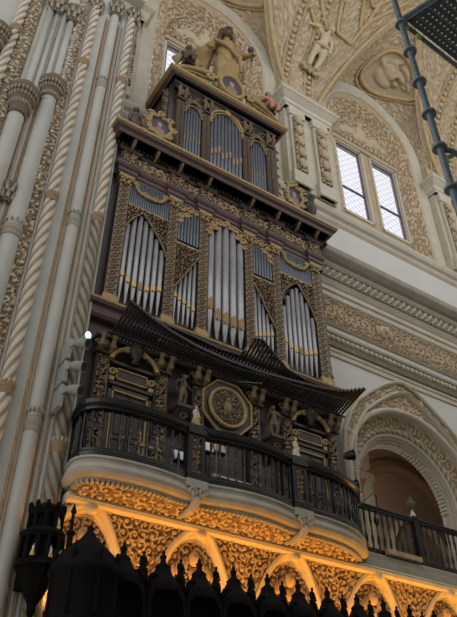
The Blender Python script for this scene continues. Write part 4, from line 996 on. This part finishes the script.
# ---------------------------------------------------------------- balcony
plan = [(4.15, .0), (4.05, -.35), (4.02, -.7), (4.18, -.93), (4.5, -1.06), (5.1, -1.12), (5.7, -1.1), (6.15, -1.0), (6.62, -1.03), (7.15, -1.15), (7.75, -1.2), (8.3, -1.14), (8.75, -1.02), (9.2, -1.03), (9.8, -1.02), (10.4, -.92), (10.95, -.68), (11.35, -.36), (11.58, .0)]
plan = smooth_path(plan, 120, 2)
bal = tag(empty('balcony', (7.8, -.4, 6.98)), 'curved grey stone organ balcony with carved soffit above the glowing gilded arches', 'balcony')
b = MB(); b.sweep([(-.3, 7.12), (-.02, 7.12), (.05, 7.15), (.1, 7.2), (.12, 7.27), (.1, 7.34), (.06, 7.38), (.06, 7.44), (.1, 7.46), (.1, 7.5), (-.3, 7.52)], plan); b.build('cornice', 'balstone', bal, smooth=False)
n = len(plan); pc = np.array([[x, min(.3, -.31 + 0 * y)] for x, y in plan]); b = MB()
P = []; H = []
T = np.gradient(plan, axis=0); T /= np.linalg.norm(T, axis=1)[:, None]; N = np.stack([T[:, 1], -T[:, 0]], -1)
inn = plan - N * .16; fine = resample(np.column_stack([inn, plan[:, 0]]), 320)[:, :2]
for k in range(26):
    u = k / 25; q = np.column_stack([fine[:, 0] * (1 - u) + np.clip(fine[:, 0], 4.2, 11.4) * u, fine[:, 1] * (1 - u) + np.maximum(fine[:, 1], -.34) * u * 1.0 if False else fine[:, 1] * (1 - u) + np.where(fine[:, 1] < -.34, -.34, fine[:, 1]) * u, np.full(320, 7.09 - .07 * u)]); P.append(q); H.append(damask(fine[:, 0], q[:, 1], .28, 4))
relief(b, np.array(P), np.array(H), .05); b.build('carved_soffit', 'cove', bal)
b = MB(); b.hexa([(x, y, 7.3) for x, y in plan[::4]], [(x, y, 7.5) for x, y in plan[::4]]); b.build('slab', 'balstone', bal)
b = MB(); dn = resample(plan - N * .1, 92)
for i in range(1, 91):
    t = dn[i + 1] - dn[i - 1]; t /= np.linalg.norm(t); w = np.array([t[1], -t[0]]); c = dn[i]
    q = [c - t * .03 - w * .06, c + t * .03 - w * .06, c + t * .03 + w * .05, c - t * .03 + w * .05]; b.hexa([(*p, 7.04) for p in q], [(*p, 7.13) for p in q])
b.build('dentil_row', 'balstone', bal)
for x, y in ((6.36, -1.0), (8.98, -1.02)):
    b = MB(); b.box(x - .24, x + .24, y - .17, y + .3, 7.34, 7.5)
    b.tube([(x, y - .1, 7.2), (x, y - .16, 7.08), (x, y + .0, 6.98), (x, y + .3, 6.96), (x, y + .55, 7.0)], [.07, .09, .09, .07, .04], 10); swirl(b, x - .1, 7.22, y - .2, .09, -1); swirl(b, x + .1, 7.22, y - .2, .09); b.build('pedestal_console', 'balstone', bal)

rail = tag(empty('balcony_balustrade', (7.8, -.8, 7.52)), 'glossy black curved wooden balustrade standing on the stone balcony before the organ', 'balustrade')
pl = plan
b = MB(); b.sweep([(-.08, 8.5), (.07, 8.5), (.09, 8.54), (.06, 8.58), (.11, 8.62), (.12, 8.7), (.07, 8.75), (-.08, 8.75), (-.11, 8.68), (-.08, 8.58)], pl); b.build('top_rail', 'black', rail)
b = MB(); b.sweep([(-.08, 7.5), (.08, 7.5), (.08, 7.6), (.05, 7.64), (.05, 7.68), (-.05, 7.68), (-.08, 7.6)], pl); b.build('base_rail', 'black', rail)
prof = [(.028, 7.66), (.028, 7.74), (.02, 7.76), (.036, 7.86), (.038, 7.95), (.018, 8.07), (.018, 8.1), (.03, 8.11), (.018, 8.13), (.02, 8.25), (.034, 8.38), (.028, 8.46), (.028, 8.56)]
bb = MB(); bb.lathe(prof, (0, 0, 0), 8); pts = resample(pl, 48); first = None
keep = [p for p in pts if abs(p[0] - 6.36) > .2 and abs(p[0] - 8.98) > .2]
bo = bb.build('baluster', 'black', rail, o=(0, 0, 7.66), smooth=True); put(bo, (keep[0][0], keep[0][1], 7.66), rail)
rep(bo, [(p[0], p[1], 7.66) for p in keep[1:]], rail)
for x, y in ((6.36, -1.0), (8.98, -1.02)):
    b = MB()
    for sx in (-.15, .15):
        b.box(x + sx - .055, x + sx + .055, y - .1, y + .1, 7.5, 8.55)
    b.box(x - .22, x + .22, y - .14, y + .12, 7.5, 7.68).box(x - .22, x + .22, y - .14, y + .12, 8.52, 8.74); pd = b.build('pedestal', 'black', rail, bevel=.012)
    b = MB(); panel(b, x - .09, x + .09, 7.7, 8.5, y - .06, lambda s, t: damask(s, t, .18, 2), .03, .02, True); b.build('carved_panel', 'giltdark', pd)

# straight gallery balustrade on the right
gb = tag(empty('gallery_balustrade', (18, 0, 7.5)), 'straight black baluster railing along the gallery before the round arch, right of the organ', 'balustrade')
b = MB(); b.box(11.62, 30, -.06, .06, 8.6, 8.66).box(11.62, 30, -.08, .08, 8.66, 8.72); b.build('top_rail', 'black', gb, bevel=.008)
b = MB(); b.box(11.62, 30, -.07, .07, 7.5, 7.62); b.build('base_rail', 'black', gb, bevel=.008)
bb = MB(); bb.lathe([(r, z - .04) for r, z in prof[:-1]] + [(.03, 8.62)], (0, 0, 0), 8); xs = np.arange(11.85, 19.5, .2); bo = bb.build('baluster', 'black', gb, o=(0, 0, 7.6), smooth=True); put(bo, (xs[0], 0, 7.6), gb); rep(bo, [(x, 0, 7.6) for x in xs[1:] if abs(x - 13.62) > .12 and abs(x - 17.6) > .12], gb)
for x in (13.62, 17.6):
    b = MB(); b.box(x - .07, x + .07, -.08, .08, 7.5, 8.78); b.build('post', 'black', gb, bevel=.01)
    o = tag(empty('post_finial', (x, 0, 8.78)), 'small metal urn finial with pale foot on the gallery railing post' if x < 15 else 'small metal urn finial on the far gallery railing post', 'finial')
    b = MB(); b.lathe([(.07, 8.78), (.08, 8.82), (.03, 8.9), (.035, 8.96)], (x, 0, 0), 12); b.build('foot', 'whitefig', o, smooth=True)
    b = MB(); b.lathe([(.03, 8.95), (.1, 9.02), (.13, 9.12), (.1, 9.2), (.04, 9.24), (.06, 9.28), (.01, 9.34)], (x, 0, 0), 12); b.build('ball', 'capital', o, smooth=True)
b = MB(); b.box(12.3, 13.45, -.22, -.1, 7.5, 7.62); tag(b.build('plank', 'plankm', bevel=.006), 'pale wooden plank lying on the ledge under the gallery railing', 'plank')
o = tag(empty('bent_pole_lamp', (10.9, -.5, 8.0)), 'thin dark bent pole arching from the balcony end over the gallery railing', 'lamp')
b = MB(); b.tube(smooth_path([(10.75, -.62, 8.02), (11.4, -.5, 8.5), (11.85, -.38, 8.85), (12.03, -.3, 8.92), (12.12, -.25, 8.85), (12.14, -.2, 8.6), (12.1, -.16, 8.4)], 40), .015, 7); b.build('pole', 'black', o, smooth=True)
b = MB(); b.lathe([(.03, 8.42), (.06, 8.36), (.07, 8.24), (.05, 8.2)], (12.1, -.16, 0), 10); b.build('lamp_head', 'black', o, smooth=True)
# round lamps on the organ's right flank
for k, (x, z, lb) in enumerate(((11.85, 10.1, 'upper of two dark floodlights fixed beside the organ, left of the round arch'), (11.85, 9.25, 'lower of two dark floodlights fixed beside the organ, just above the balcony rail'))):
    o = tag(empty('floodlight', (x - .15, .7, z)), lb, 'floodlight', 'floodlights by the arch')
    b = MB(); b.tube([(x - .25, .8, z - .1), (x - .15, .35, z)], .03, 6); b.build('arm', 'lampgrey', o)
    b = MB(); c = np.array([x - .18, .3, z]); ax = np.array([.82, -.45, .2]); ax /= np.linalg.norm(ax); b.tube([c, c + ax * .08, c + ax * .2, c + ax * .3], [.05, .1, .13, .15], 12); b.build('shell', 'black', o, smooth=True)

# ---------------------------------------------------------------- carved figures


def frame(base, up=(0, 0, 1), face=(0, -1, 0), s=1.0):
    u = np.array(up, float); u /= np.linalg.norm(u); f = np.array(face, float); f -= u * (f @ u); f /= np.linalg.norm(f); r = np.cross(f, u) * -1
    r = np.cross(u, f) * -1
    B = np.array(base, float)
    return lambda p: B + s * (np.asarray(p, float) @ np.array([np.cross(f, u) * -1 * 1.0, f, u]))


def body(mb, T, s, arms=None, legs=True, lean=0.0, head=(0, .02, .93), seated=False):
    # a unit-height figure: x = the figure's left as the viewer sees it going right, y = forward, z = up
    t = lambda pts, rr: mb.tube([T(p) for p in pts], [q * s for q in rr], 10)
    hx, hy, hz = head
    t([(0, 0, .5), (0, .01, .56), (0, .02, .64), (0, .015, .74), (0, .01, .8), (0, .01, .83)], [.085, .09, .078, .092, .07, .03])
    t([(-.075, .0, .79), (0, .005, .8), (.075, .0, .79)], [.045, .05, .045])
    t([(0, .01, .81), (hx * .5, hy * .5 + .01, .87)], [.035, .032])
    mb.ell(T((hx, hy, hz)), np.array([.058, .066, .075]) * s, 12); mb.ell(T((hx, hy + .06, hz - .012)), np.array([.012, .016, .016]) * s, 6); mb.ell(T((hx, hy + .045, hz - .045)), np.array([.026, .02, .02]) * s, 6)
    for sg in (-1, 1):
        mb.ell(T((hx + sg * .058, hy - .005, hz - .01)), np.array([.01, .014, .02]) * s, 6)
        if seated: t([(sg * .055, .0, .5), (sg * .08, .17, .47), (sg * .08, .2, .4), (sg * .07, .17, .26), (sg * .07, .25, .235)], [.075, .065, .055, .04, .025])
        elif legs: t([(sg * .05, .0, .5), (sg * (.055 + lean), .03, .38), (sg * (.06 + lean * 1.6), .015, .28), (sg * (.06 + lean), .0, .15), (sg * .06, -.01, .05), (sg * .065, .04, .02), (sg * .07, .09, .012)], [.08, .072, .05, .05, .03, .03, .018])
    for k, a in enumerate(arms or [[(-.13, .02, .64), (-.14, .07, .52)], [(.13, .02, .64), (.14, .07, .52)]]):
        sx = -.09 if k == 0 else .09
        t([(sx, 0, .79)] + a, [.045, .034, .026]); hd = T(a[-1]); d = T(a[-1]) - T(a[0]); d /= np.linalg.norm(d)
        mb.ell(hd + d * .02 * s, np.array([.026, .022, .03]) * s, 8)
        for q in range(4): mb.tube([hd + d * .03 * s + np.array([(q - 1.5) * .013 * s, 0, 0]), hd + d * (.075 - .005 * abs(q - 1.5)) * s + np.array([(q - 1.5) * .016 * s, -.012 * s, 0])], .008 * s, 5)
        mb.tube([hd + np.array([.02 * s, 0, 0]), hd + d * .035 * s + np.array([.035 * s, -.01 * s, 0])], .009 * s, 5)
    return mb


def hair(T, s, head, mat, parent, long=False):
    b = MB(); hx, hy, hz = head
    b.ell(T((hx, hy - .015, hz + .02)), np.array([.066, .068, .072]) * s, 10)
    for a in np.linspace(0, 2 * math.pi, 9)[:-1]: b.ell(T((hx + .05 * math.cos(a), hy - .025 + .04 * math.sin(a), hz + .045)), .026 * s, 6)
    if long:
        for sg in (-1, 1): b.tube([T((hx + sg * .05, hy - .02, hz)), T((hx + sg * .066, hy - .03, hz - .08)), T((hx + sg * .06, hy - .02, hz - .15))], [.03 * s, .03 * s, .012 * s], 8)
    return b.build('hair', mat, parent, smooth=True)


def robe(T, s, mat, parent, z0=0.0, z1=.8, r0=.17, seed=0):
    zz = np.linspace(0, 1, 26); a = np.linspace(0, 2 * math.pi, 49)[:-1]; P = []
    for u in zz:
        z = z0 + (z1 - z0) * u; r = np.interp(u, [0, .45, .68, .8, .93, 1], [r0, r0 * .82, .088, .1, .082, .04]); fold = 1 + .12 * (1 - u) * np.cos(9 * a + 3 * math.sin(4 * u + seed)) + .05 * np.cos(17 * a + seed)
        P.append([T((r * f * 1.0 * math.cos(q), r * f * .8 * math.sin(q), z)) for q, f in zip(a, fold)])
    b = MB(); b.grid(np.array(P), 0, False, True); k = b.n; b.add([T((0, 0, z0 + .01))], []); b.F += [(k, (i + 1) % 48, i) for i in range(48)]
    return b.build('robe', mat, parent, smooth=True)


def wing(T, s, sg, mat, parent, span=.42, rise=.12, drop=.34):
    b = MB()
    for row, (n_, l, th) in enumerate(((8, 1.0, .04), (7, .66, .042), (6, .38, .045))):
        for q in range(n_):
            u = q / (n_ - 1); root = np.array([sg * (.06 + .1 * u * span / .42), -.06 - .012 * row, .78 + .04 * math.sin(u * 2) - .1 * u])
            ang = -.25 + 1.25 * u; L = (span * (1 - .35 * u)) * l; tip = root + np.array([sg * L * math.cos(ang), -.05, rise * (1 - u) - drop * u * l + -.1 * l])
            mid = (root + tip) / 2 + np.array([0, -.01, .03]); b.tube([T(root), T(mid), T(tip)], [.02 * s, th * s, .008 * s], 6)
    b.tube([T((sg * .05, -.05, .76)), T((sg * .16, -.07, .84)), T((sg * span * .75, -.09, .80 + rise * .3))], [.03 * s, .035 * s, .015 * s], 8)
    return b.build('wing', mat, parent, smooth=True)


# the large winged statue crowning the organ
b = MB(); b.box(7.25, 8.35, .2, 1.0, 22.46, 23.3).box(7.15, 8.45, .12, 1.08, 23.3, 23.42).box(7.4, 8.2, .25, .95, 23.42, 23.75); b.build('statue_pedestal', 'dark', organ, bevel=.03)
base = (8.0, .4, 23.75); Sz = 4.15; T = frame(base, face=(-.2, -1, 0), s=Sz)
st = tag(empty('angel_statue', base), 'large gilded winged angel statue with dark head and long robe on top of the organ', 'statue')
hd = (-.01, .05, .94); b = MB(); b.vox = Sz / 90
body(b, T, Sz, [[(-.17, .03, .66), (-.17, .08, .56)], [(.16, .03, .66), (.2, .1, .6)]], head=hd); b.build('figure', 'gilt', st, mods='body'); hair(T, Sz, hd, 'darkskin', st, True)
robe(T, Sz, 'gilt', st, 0, .8, .125); wing(T, Sz, -1, 'gilt', st, .26, .02, .4); wing(T, Sz, 1, 'gilt', st, .18, .02, .4)
b = MB(); b.ell(T((hd[0], hd[1] + .012, hd[2] - .005)), np.array([.058, .062, .074]) * Sz, 12); b.ell(T((hd[0], hd[1] + .075, hd[2] - .01)), np.array([.013, .016, .018]) * Sz, 6)
for sg in (-1, 1): b.ell(T((hd[0] + sg * .024, hd[1] + .066, hd[2] + .012)), np.array([.012, .01, .007]) * Sz, 6)
b.build('painted_face', 'darkskin', st, smooth=True)
b = MB(); t = np.linspace(0, 2 * math.pi, 25); b.tube([T((hd[0] + .075 * math.cos(a), -.05, .955 + .075 * math.sin(a))) for a in t[:-1]], .012 * Sz, 6, closed=True); b.build('halo', 'gilt', st, smooth=True)
b = MB(); b.tube([T((.21, .12, .5)), T((.21, .11, .72))], .012 * Sz, 6); b.lathe([(.01, 0), (.1, .04), (.14, .16), (.1, .24), (.02, .3)], T((.21, .11, .66)), 8); b.build('attribute', 'darkskin', st)
b = MB(); b.tube([T((-.13, .05, .76)), T((-.02, .11, .62)), T((.1, .1, .5)), T((.13, .05, .36))], [.022 * Sz, .02 * Sz, .026 * Sz, .012 * Sz], 8); b.build('sash', 'shield', st, smooth=True)
for x, z, lb, mats in ((6.05, 22.95, 'dark seated cherub figure on the left scroll of the organ top pediment', ('darkskin', 'darkskin')), (9.5, 22.92, 'small cherub with pink face on the right scroll of the organ top', ('skin', 'darkskin'))):
    base = (x, -.2, z - .4); T = frame(base, face=(-.3 if x < 8 else .1, -1, 0), s=1.75); o = tag(empty('cherub', (x, -.2, z)), lb, 'statue', None)
    b = MB(); b.vox = 1.75 / 70; body(b, T, 1.75, [[(-.14, .08, .62), (-.08, .17, .55)], [(.14, .08, .62), (.1, .17, .52)]], seated=True, head=(0, .03, .93)); b.build('figure', mats[0], o, mods='body'); hair(T, 1.75, (0, .03, .93), 'darkskin', o)
    wing(T, 1.75, -1, 'gilt', o, .26, .02, .2); wing(T, 1.75, 1, 'gilt', o, .26, .02, .2)
    robe(T, 1.75, mats[1], o, .3, .78, .14)
# bust and urn at the ends of the great cornice
base = (4.4, -.25, 17.75); T = frame(base, s=1.5); o = tag(empty('bust', (4.4, -.25, 18.06)), 'dark carved bust at the left end of the main organ cornice, beside the pier', 'statue')
b = MB(); b.vox = .022; body(b, T, 1.5, legs=False, head=(0, .03, .93)); b.ell(T((0, 0, .5)), (.2, .15, .2), 10); b.build('figure', 'darkskin', o, mods='body'); hair(T, 1.5, (0, .03, .93), 'darkskin', o); robe(T, 1.5, 'giltdark', o, .2, .78, .16)
o = tag(empty('cornice_urn', (10.85, -.3, 18.05)), 'dark carved urn on the right end of the main organ cornice', 'urn')
b = MB(); b.lathe([(.2, 18.05), (.22, 18.12), (.08, 18.2), (.1, 18.3), (.24, 18.5), (.27, 18.68), (.2, 18.84), (.12, 18.9), (.2, 18.96), (.16, 19.02), (.04, 19.06)], (10.85, -.3, 0), 16); b.build('vase', 'dark', o, smooth=True)
b = MB()
for a in np.linspace(0, 2 * math.pi, 10)[:-1]: b.tube([(10.85 + .1 * math.cos(a), -.3 + .1 * math.sin(a), 18.98), (10.85 + .2 * math.cos(a), -.3 + .2 * math.sin(a), 19.15), (10.85 + .06 * math.cos(a), -.3 + .06 * math.sin(a), 19.3)], [.04, .06, .02], 6)
b.build('foliage', 'dark', o, smooth=True)
# putti on the brackets, statuettes on the balcony pedestals
for k, (x, lb) in enumerate(((6.475, 'pale carved putto on a bracket left of the octagonal medallion'), (9.055, 'pale carved putto on a bracket right of the octagonal medallion'))):
    sg = 1 if k == 0 else -1; base = (x, -.18, 9.68); T = frame(base, face=(sg * .5, -1, 0), s=.86); o = tag(empty('putto', base), lb, 'statue')
    b = MB(); b.vox = .013; body(b, T, .86, [[(-.15, .1, .7), (-.13, .2, .78)], [(.16, .03, .7), (.2, .1, .62)]], head=(.02 * sg, .03, .93), lean=.02); b.build('figure', 'capital', o, mods='body'); hair(T, .86, (.02 * sg, .03, .93), 'darkskin', o); wing(T, .86, -1, 'giltdark', o, .2, .02, .22); wing(T, .86, 1, 'giltdark', o, .2, .02, .22)
for k, (x, y, lb) in enumerate(((6.36, -1.01, 'small pale and gilt statuette on the left balcony pedestal, below the left putto'), (8.98, -1.03, 'small pale and gilt statuette on the right balcony pedestal, below the right putto'))):
    base = (x, y, 8.74); T = frame(base, s=.5); o = tag(empty('pedestal_statuette', base), lb, 'statuette')
    b = MB(); b.vox = .009; body(b, T, .5, head=(0, .03, .92)); b.build('figure', 'cream', o, mods='body'); hair(T, .5, (0, .03, .92), 'gilt', o); robe(T, .5, 'cream' if k else 'gilt', o, 0, .74, .2)
# stucco figure on the spandrel of the vault
base = np.array([12.98, .82, 30.4]); up = np.array([.5, -1.05, 2.45]); T = frame(base, up, (-.12, -.85, -.5), 2.85)
o = tag(empty('stucco_figure', base), 'pale nude stucco figure with one arm stretched out on the vault spandrel', 'statue')
b = MB(); b.vox = .036; body(b, T, 2.85, [[(-.2, .03, .84), (-.33, .05, .76)], [(.15, .02, .66), (.16, .06, .5)]], head=(.03, .05, .93), lean=.015); b.build('figure', 'vaultfig', o, mods='body'); hair(T, 2.85, (.03, .05, .93), 'vault', o)
b = MB(); b.tube([T((-.12, .06, .5)), T((0, .12, .47)), T((.12, .06, .52)), T((.16, .02, .4))], [.03 * 2.8, .04 * 2.8, .03 * 2.8, .02 * 2.8], 8); b.build('drapery', 'vaultfig', o, smooth=True)
b = MB()
for q in range(7): b.ell(T((-.16 + .05 * q, .0, .0 - .04 * (q % 2))), (.16, .12, .14), 8)
b.build('cloud', 'vault', o, smooth=True)

# ---------------------------------------------------------------- dark choir stalls with pinnacled canopies
ordn = ['first', 'second', 'third', 'fourth', 'fifth', 'sixth', 'seventh', 'eighth', 'ninth', 'tenth', 'eleventh', 'twelfth']
o = MB(); o.box(4.56, 14.5, -1.59, -1.45, 0, 5.05)
for x in np.arange(4.95, 14.4, .69): o.box(x - .04, x + .04, -1.45, -1.42, .35, 4.1)
tag(o.build('choir_stall_backs', 'stall', bevel=.01), 'tall black carved panelling of the choir stalls along the picture bottom', 'stall')


def spin(pr, c, mat, name, parent, seg=12): b = MB(); b.lathe(pr, c, seg); return b.build(name, mat, parent, smooth=True)


cone_x = [4.61, 5.33, 6.02, 6.71, 7.43, 8.11, 8.79, 9.52, 10.2, 10.9, 11.6, 12.3]
for k, x in enumerate(cone_x):
    y = -2.0; z = 4.2
    lab = ['first pointed black stall canopy, at the left end of the row', 'last pointed black stall canopy before the right picture edge'][k == 11] if k in (0, 11) else ordn[k] + ' pointed black stall canopy counting from the left end of the row'
    c = tag(empty('stall_canopy', (x, y + .2, z)), lab, 'canopy', 'pinnacled stall canopies')
    b = MB(); b.box(x - .33, x + .33, y - .12, y + .4, 4.2, 4.3)
    arc = [(x + .3 * math.cos(a), 4.72 + .36 * math.sin(a)) for a in np.linspace(0, math.pi, 17)]; out = [(x + .34 * math.cos(a), 4.78 + .42 * math.sin(a) ** .9) for a in np.linspace(0, math.pi, 17)]
    for i in range(16): b.hexa([(arc[i][0], y - .1, arc[i][1]), (arc[i + 1][0], y - .1, arc[i + 1][1]), (out[i + 1][0], y - .1, out[i + 1][1]), (out[i][0], y - .1, out[i][1])], [(arc[i][0], y + .4, arc[i][1]), (arc[i + 1][0], y + .4, arc[i + 1][1]), (out[i + 1][0], y + .4, out[i + 1][1]), (out[i][0], y + .4, out[i][1])])
    for sx in (-.32, .32): b.box(x + sx - .03, x + sx + .03, y - .12, y + .4, 4.3, 4.78)
    b.box(x - .34, x + .34, y + .06, y + .4, 4.3, 5.02); swirl(b, x - .2, 5.16, y - .02, .1, -1); swirl(b, x + .2, 5.16, y - .02, .1); b.build('hood', 'stall', c)
    spin([(.3, 5.0), (.31, 5.12), (.24, 5.2), (.17, 5.3), (.12, 5.4), (.13, 5.43), (.05, 5.5), (.045, 5.55), (.06, 5.6), (.025, 5.64), (.03, 5.67), (.005, 5.71)], (x, y + .12, 0), 'stall', 'pinnacle', c)
for k in range(12):
    x = cone_x[k] - .36; y = -1.98
    lab = 'small black statuette left of the first stall canopy' if k == 0 else 'small black statuette between the %s and %s stall canopies' % (ordn[k - 1], ordn[k])
    c = tag(empty('stall_statuette', (x, y + .1, 4.9)), lab, 'statuette', 'statuettes between the canopies')
    b = MB(); b.lathe([(.07, 4.85), (.07, 5.1), (.1, 5.14), (.06, 5.18)], (x, y + .1, 0), 10); b.build('column', 'stall', c, smooth=True)
    T = frame((x, y + .1, 5.17), s=.46); b = MB(); b.vox = .01; body(b, T, .46, head=(0, .02, .92)); b.build('figure', 'stall', c, mods='body'); robe(T, .46, 'stall', c, 0, .76, .2)
# corner: domed canopy with thin spire and hanging turret
o = tag(empty('corner_canopy', (4.0, -1.9, 0)), 'broad black domed canopy with a thin spire, between turret and pointed canopies', 'canopy')
b = MB(); b.lathe([(.46, 0), (.46, 4.2), (.5, 4.4), (.52, 5.0), (.56, 5.04), (.54, 5.12), (.5, 5.2), (.42, 5.34), (.28, 5.48), (.16, 5.58), (.1, 5.66), (.05, 5.74), (.06, 5.78), (.02, 5.84)], (4.0, -1.9, 0), 20); b.build('dome', 'stall', o, smooth=True)
b = MB(); b.lathe([(.05, 5.2), (.05, 5.6), (.08, 5.64), (.03, 5.7), (.025, 5.95), (.05, 5.98), (.005, 6.12)], (3.68, -1.9, 0), 8); b.build('spire', 'stall', o)
b = MB()
for a in np.linspace(0, 2 * math.pi, 9)[:-1]: b.box(4.0 + .5 * math.cos(a) - .03, 4.0 + .5 * math.cos(a) + .03, -1.9 + .5 * math.sin(a) - .03, -1.9 + .5 * math.sin(a) + .03, 4.4, 5.2); b.ell((4.0 + .5 * math.cos(a), -1.9 + .5 * math.sin(a), 5.26), (.05, .05, .1), 6)
b.build('colonnette', 'stall', o)
tc = (3.6, -.84); DZ = .4
o = tag(empty('hanging_turret', (*tc, 4.6)), 'black polygonal turret with tapering foot on the pier, tiny pale figures in niches', 'turret')
TZ = lambda pr: [(r, z + DZ) for r, z in pr]
b = MB(); b.lathe(TZ([(.02, 4.2), (.07, 4.3), (.08, 4.42), (.16, 4.55), (.26, 4.8), (.34, 4.92), (.4, 4.97), (.38, 5.0), (.38, 5.04)]), (*tc, 0), 8); b.build('pendant', 'stall', o)
b = MB(); b.lathe(TZ([(.38, 5.03), (.37, 5.07), (.29, 5.08), (.29, 5.4), (.38, 5.42), (.4, 5.5), (.35, 5.56)]), (*tc, 0), 8)
for a in np.linspace(0, 2 * math.pi, 13)[:-1]: b.tube([(tc[0] + .34 * math.cos(a), tc[1] + .34 * math.sin(a), 5.05 + DZ), (tc[0] + .34 * math.cos(a), tc[1] + .34 * math.sin(a), 5.44 + DZ)], .04, 6)
b.build('niche_tier', 'stall', o)
b = MB(); b.lathe(TZ([(.33, 5.54), (.31, 5.58), (.24, 5.59), (.24, 5.8), (.3, 5.82), (.33, 5.9), (.27, 5.96), (.2, 6.02), (.12, 6.06), (.03, 6.1)]), (*tc, 0), 8)
for a in np.linspace(0, 2 * math.pi, 11)[:-1]: b.tube([(tc[0] + .28 * math.cos(a), tc[1] + .28 * math.sin(a), 5.56 + DZ), (tc[0] + .28 * math.cos(a), tc[1] + .28 * math.sin(a), 5.84 + DZ)], .035, 6).ell((tc[0] + .29 * math.cos(a), tc[1] + .29 * math.sin(a), 5.97 + DZ), (.05, .05, .08), 6)
b.build('upper_tier', 'stall', o)
b = MB(); b.box(tc[0] - .12, tc[0] + .12, tc[1] + .2, -.1, 5.2, 5.9); b.build('wall_bracket', 'stall', o)
for a, z, r, lb in ((-2.22, 5.07 + DZ, .35, 'left of three tiny pale niche figures on the black turret'), (-1.45, 5.07 + DZ, .35, 'middle one of three tiny pale niche figures on the black turret'), (-.75, 5.07 + DZ, .35, 'right of three tiny pale niche figures on the black turret'), (-1.1, 5.58 + DZ, .29, 'tiny pale figure in the upper tier of the black turret')):
    x, y = tc[0] + r * math.cos(a), tc[1] + r * math.sin(a); T = frame((x, y, z), s=.2); f = tag(empty('niche_figure', (x, y, z)), lb, 'statuette', 'turret niche figures')
    b = MB(); b.vox = .007; body(b, T, .2, head=(0, .02, .92)); b.build('figure', 'whitefig', f, mods='body'); robe(T, .2, 'brass', f, 0, .76, .24)

# ---------------------------------------------------------------- scaffold near the camera, upper right
sx, sy = 3.63, -9.83
sc = tag(empty('scaffold_tower', (sx, sy, 0)), 'grey steel scaffold upright with ring couplers, green wedges and a perforated deck, upper right corner', 'scaffold')
b = MB(); b.tube([(sx, sy, 0), (sx, sy, 9.6)], .03, 12); b.build('upright', 'steel', sc, smooth=True)
zr = [1.0, 2.0, 3.0, 4.0, 4.95, 5.45, 5.964, 6.5, 7.0, 7.511, 8.056, 8.6]
for z in zr:
    b = MB(); b.lathe([(.03, z - .014), (.066, z - .014), (.07, z), (.066, z + .014), (.03, z + .014)], (sx, sy, 0), 16); b.build('ring_coupler', 'steel', sc)
ux = np.array([.793, .034]); uy = np.array([.12, -.385]); ux /= np.linalg.norm(ux); uy /= np.linalg.norm(uy)


def q3(a, c, z): return (sx + ux[0] * a + uy[0] * c, sy + ux[1] * a + uy[1] * c, z)


b = MB(); b.tube([q3(.02, 0, 8.66), q3(1.6, 0, 8.66)], .024, 10).tube([q3(0, .02, 8.68), q3(0, .75, 8.68)], .024, 10).tube([q3(1.6, 0, 8.66), q3(1.6, .75, 8.66)], .024, 10).tube([q3(0, .75, 8.66), q3(1.6, .75, 8.66)], .024, 10); b.build('ledger', 'steel', sc, smooth=True)
b = MB(); b.hexa([q3(a, c, 8.68) for a, c in ((.05, .04), (1.58, .04), (1.58, .72), (.05, .72))], [q3(a, c, 8.73) for a, c in ((.05, .04), (1.58, .04), (1.58, .72), (.05, .72))]); dk = b.build('deck', 'deck', sc)
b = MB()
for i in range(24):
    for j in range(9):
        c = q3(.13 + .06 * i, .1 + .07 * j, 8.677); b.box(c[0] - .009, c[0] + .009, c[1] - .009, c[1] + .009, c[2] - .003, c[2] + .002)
h_ = b.build('deck_light_dots', 'whitefig', dk); h_['kind'] = 'stuff'; h_['label'] = 'pale dots painted on for light through the deck perforations'  # solid pale dots under the deck, light through perforations put into their colour
for j in range(1, 5):
    b = MB(); b.tube([q3(.06, .145 * j, 8.675), q3(1.57, .145 * j, 8.675)], .008, 5); b.build('deck_rib', 'steel', dk)
for (a, c, z) in ((.07, 0, 8.62), (.26, 0, 8.63), (.03, 0, 6.36)):
    b = MB(); p = q3(a, c, z); b.box(p[0] - .03, p[0] + .03, p[1] - .02, p[1] + .02, p[2] - .035, p[2] + .035); w_ = b.build('wedge_coupler', 'green', sc, bevel=.006); w_['label'] = 'green wedge coupler'
b = MB(); b.tube([q3(.02, 0, 6.5), q3(.12, .03, 6.53), q3(1.5, .1, 6.53)], [.03, .026, .024], 10); b.tube([q3(.03, 0, 6.38), q3(.12, .02, 6.46), q3(.16, .02, 6.53)], .02, 8); b.build('side_ledger', 'steel', sc, smooth=True)
for a, c in ((1.6, 0), (0, .75), (1.6, .75)):
    b = MB(); p = q3(a, c, 0); b.tube([(p[0], p[1], 0), (p[0], p[1], 9.6)], .03, 12); b.build('upright', 'steel', sc, smooth=True)
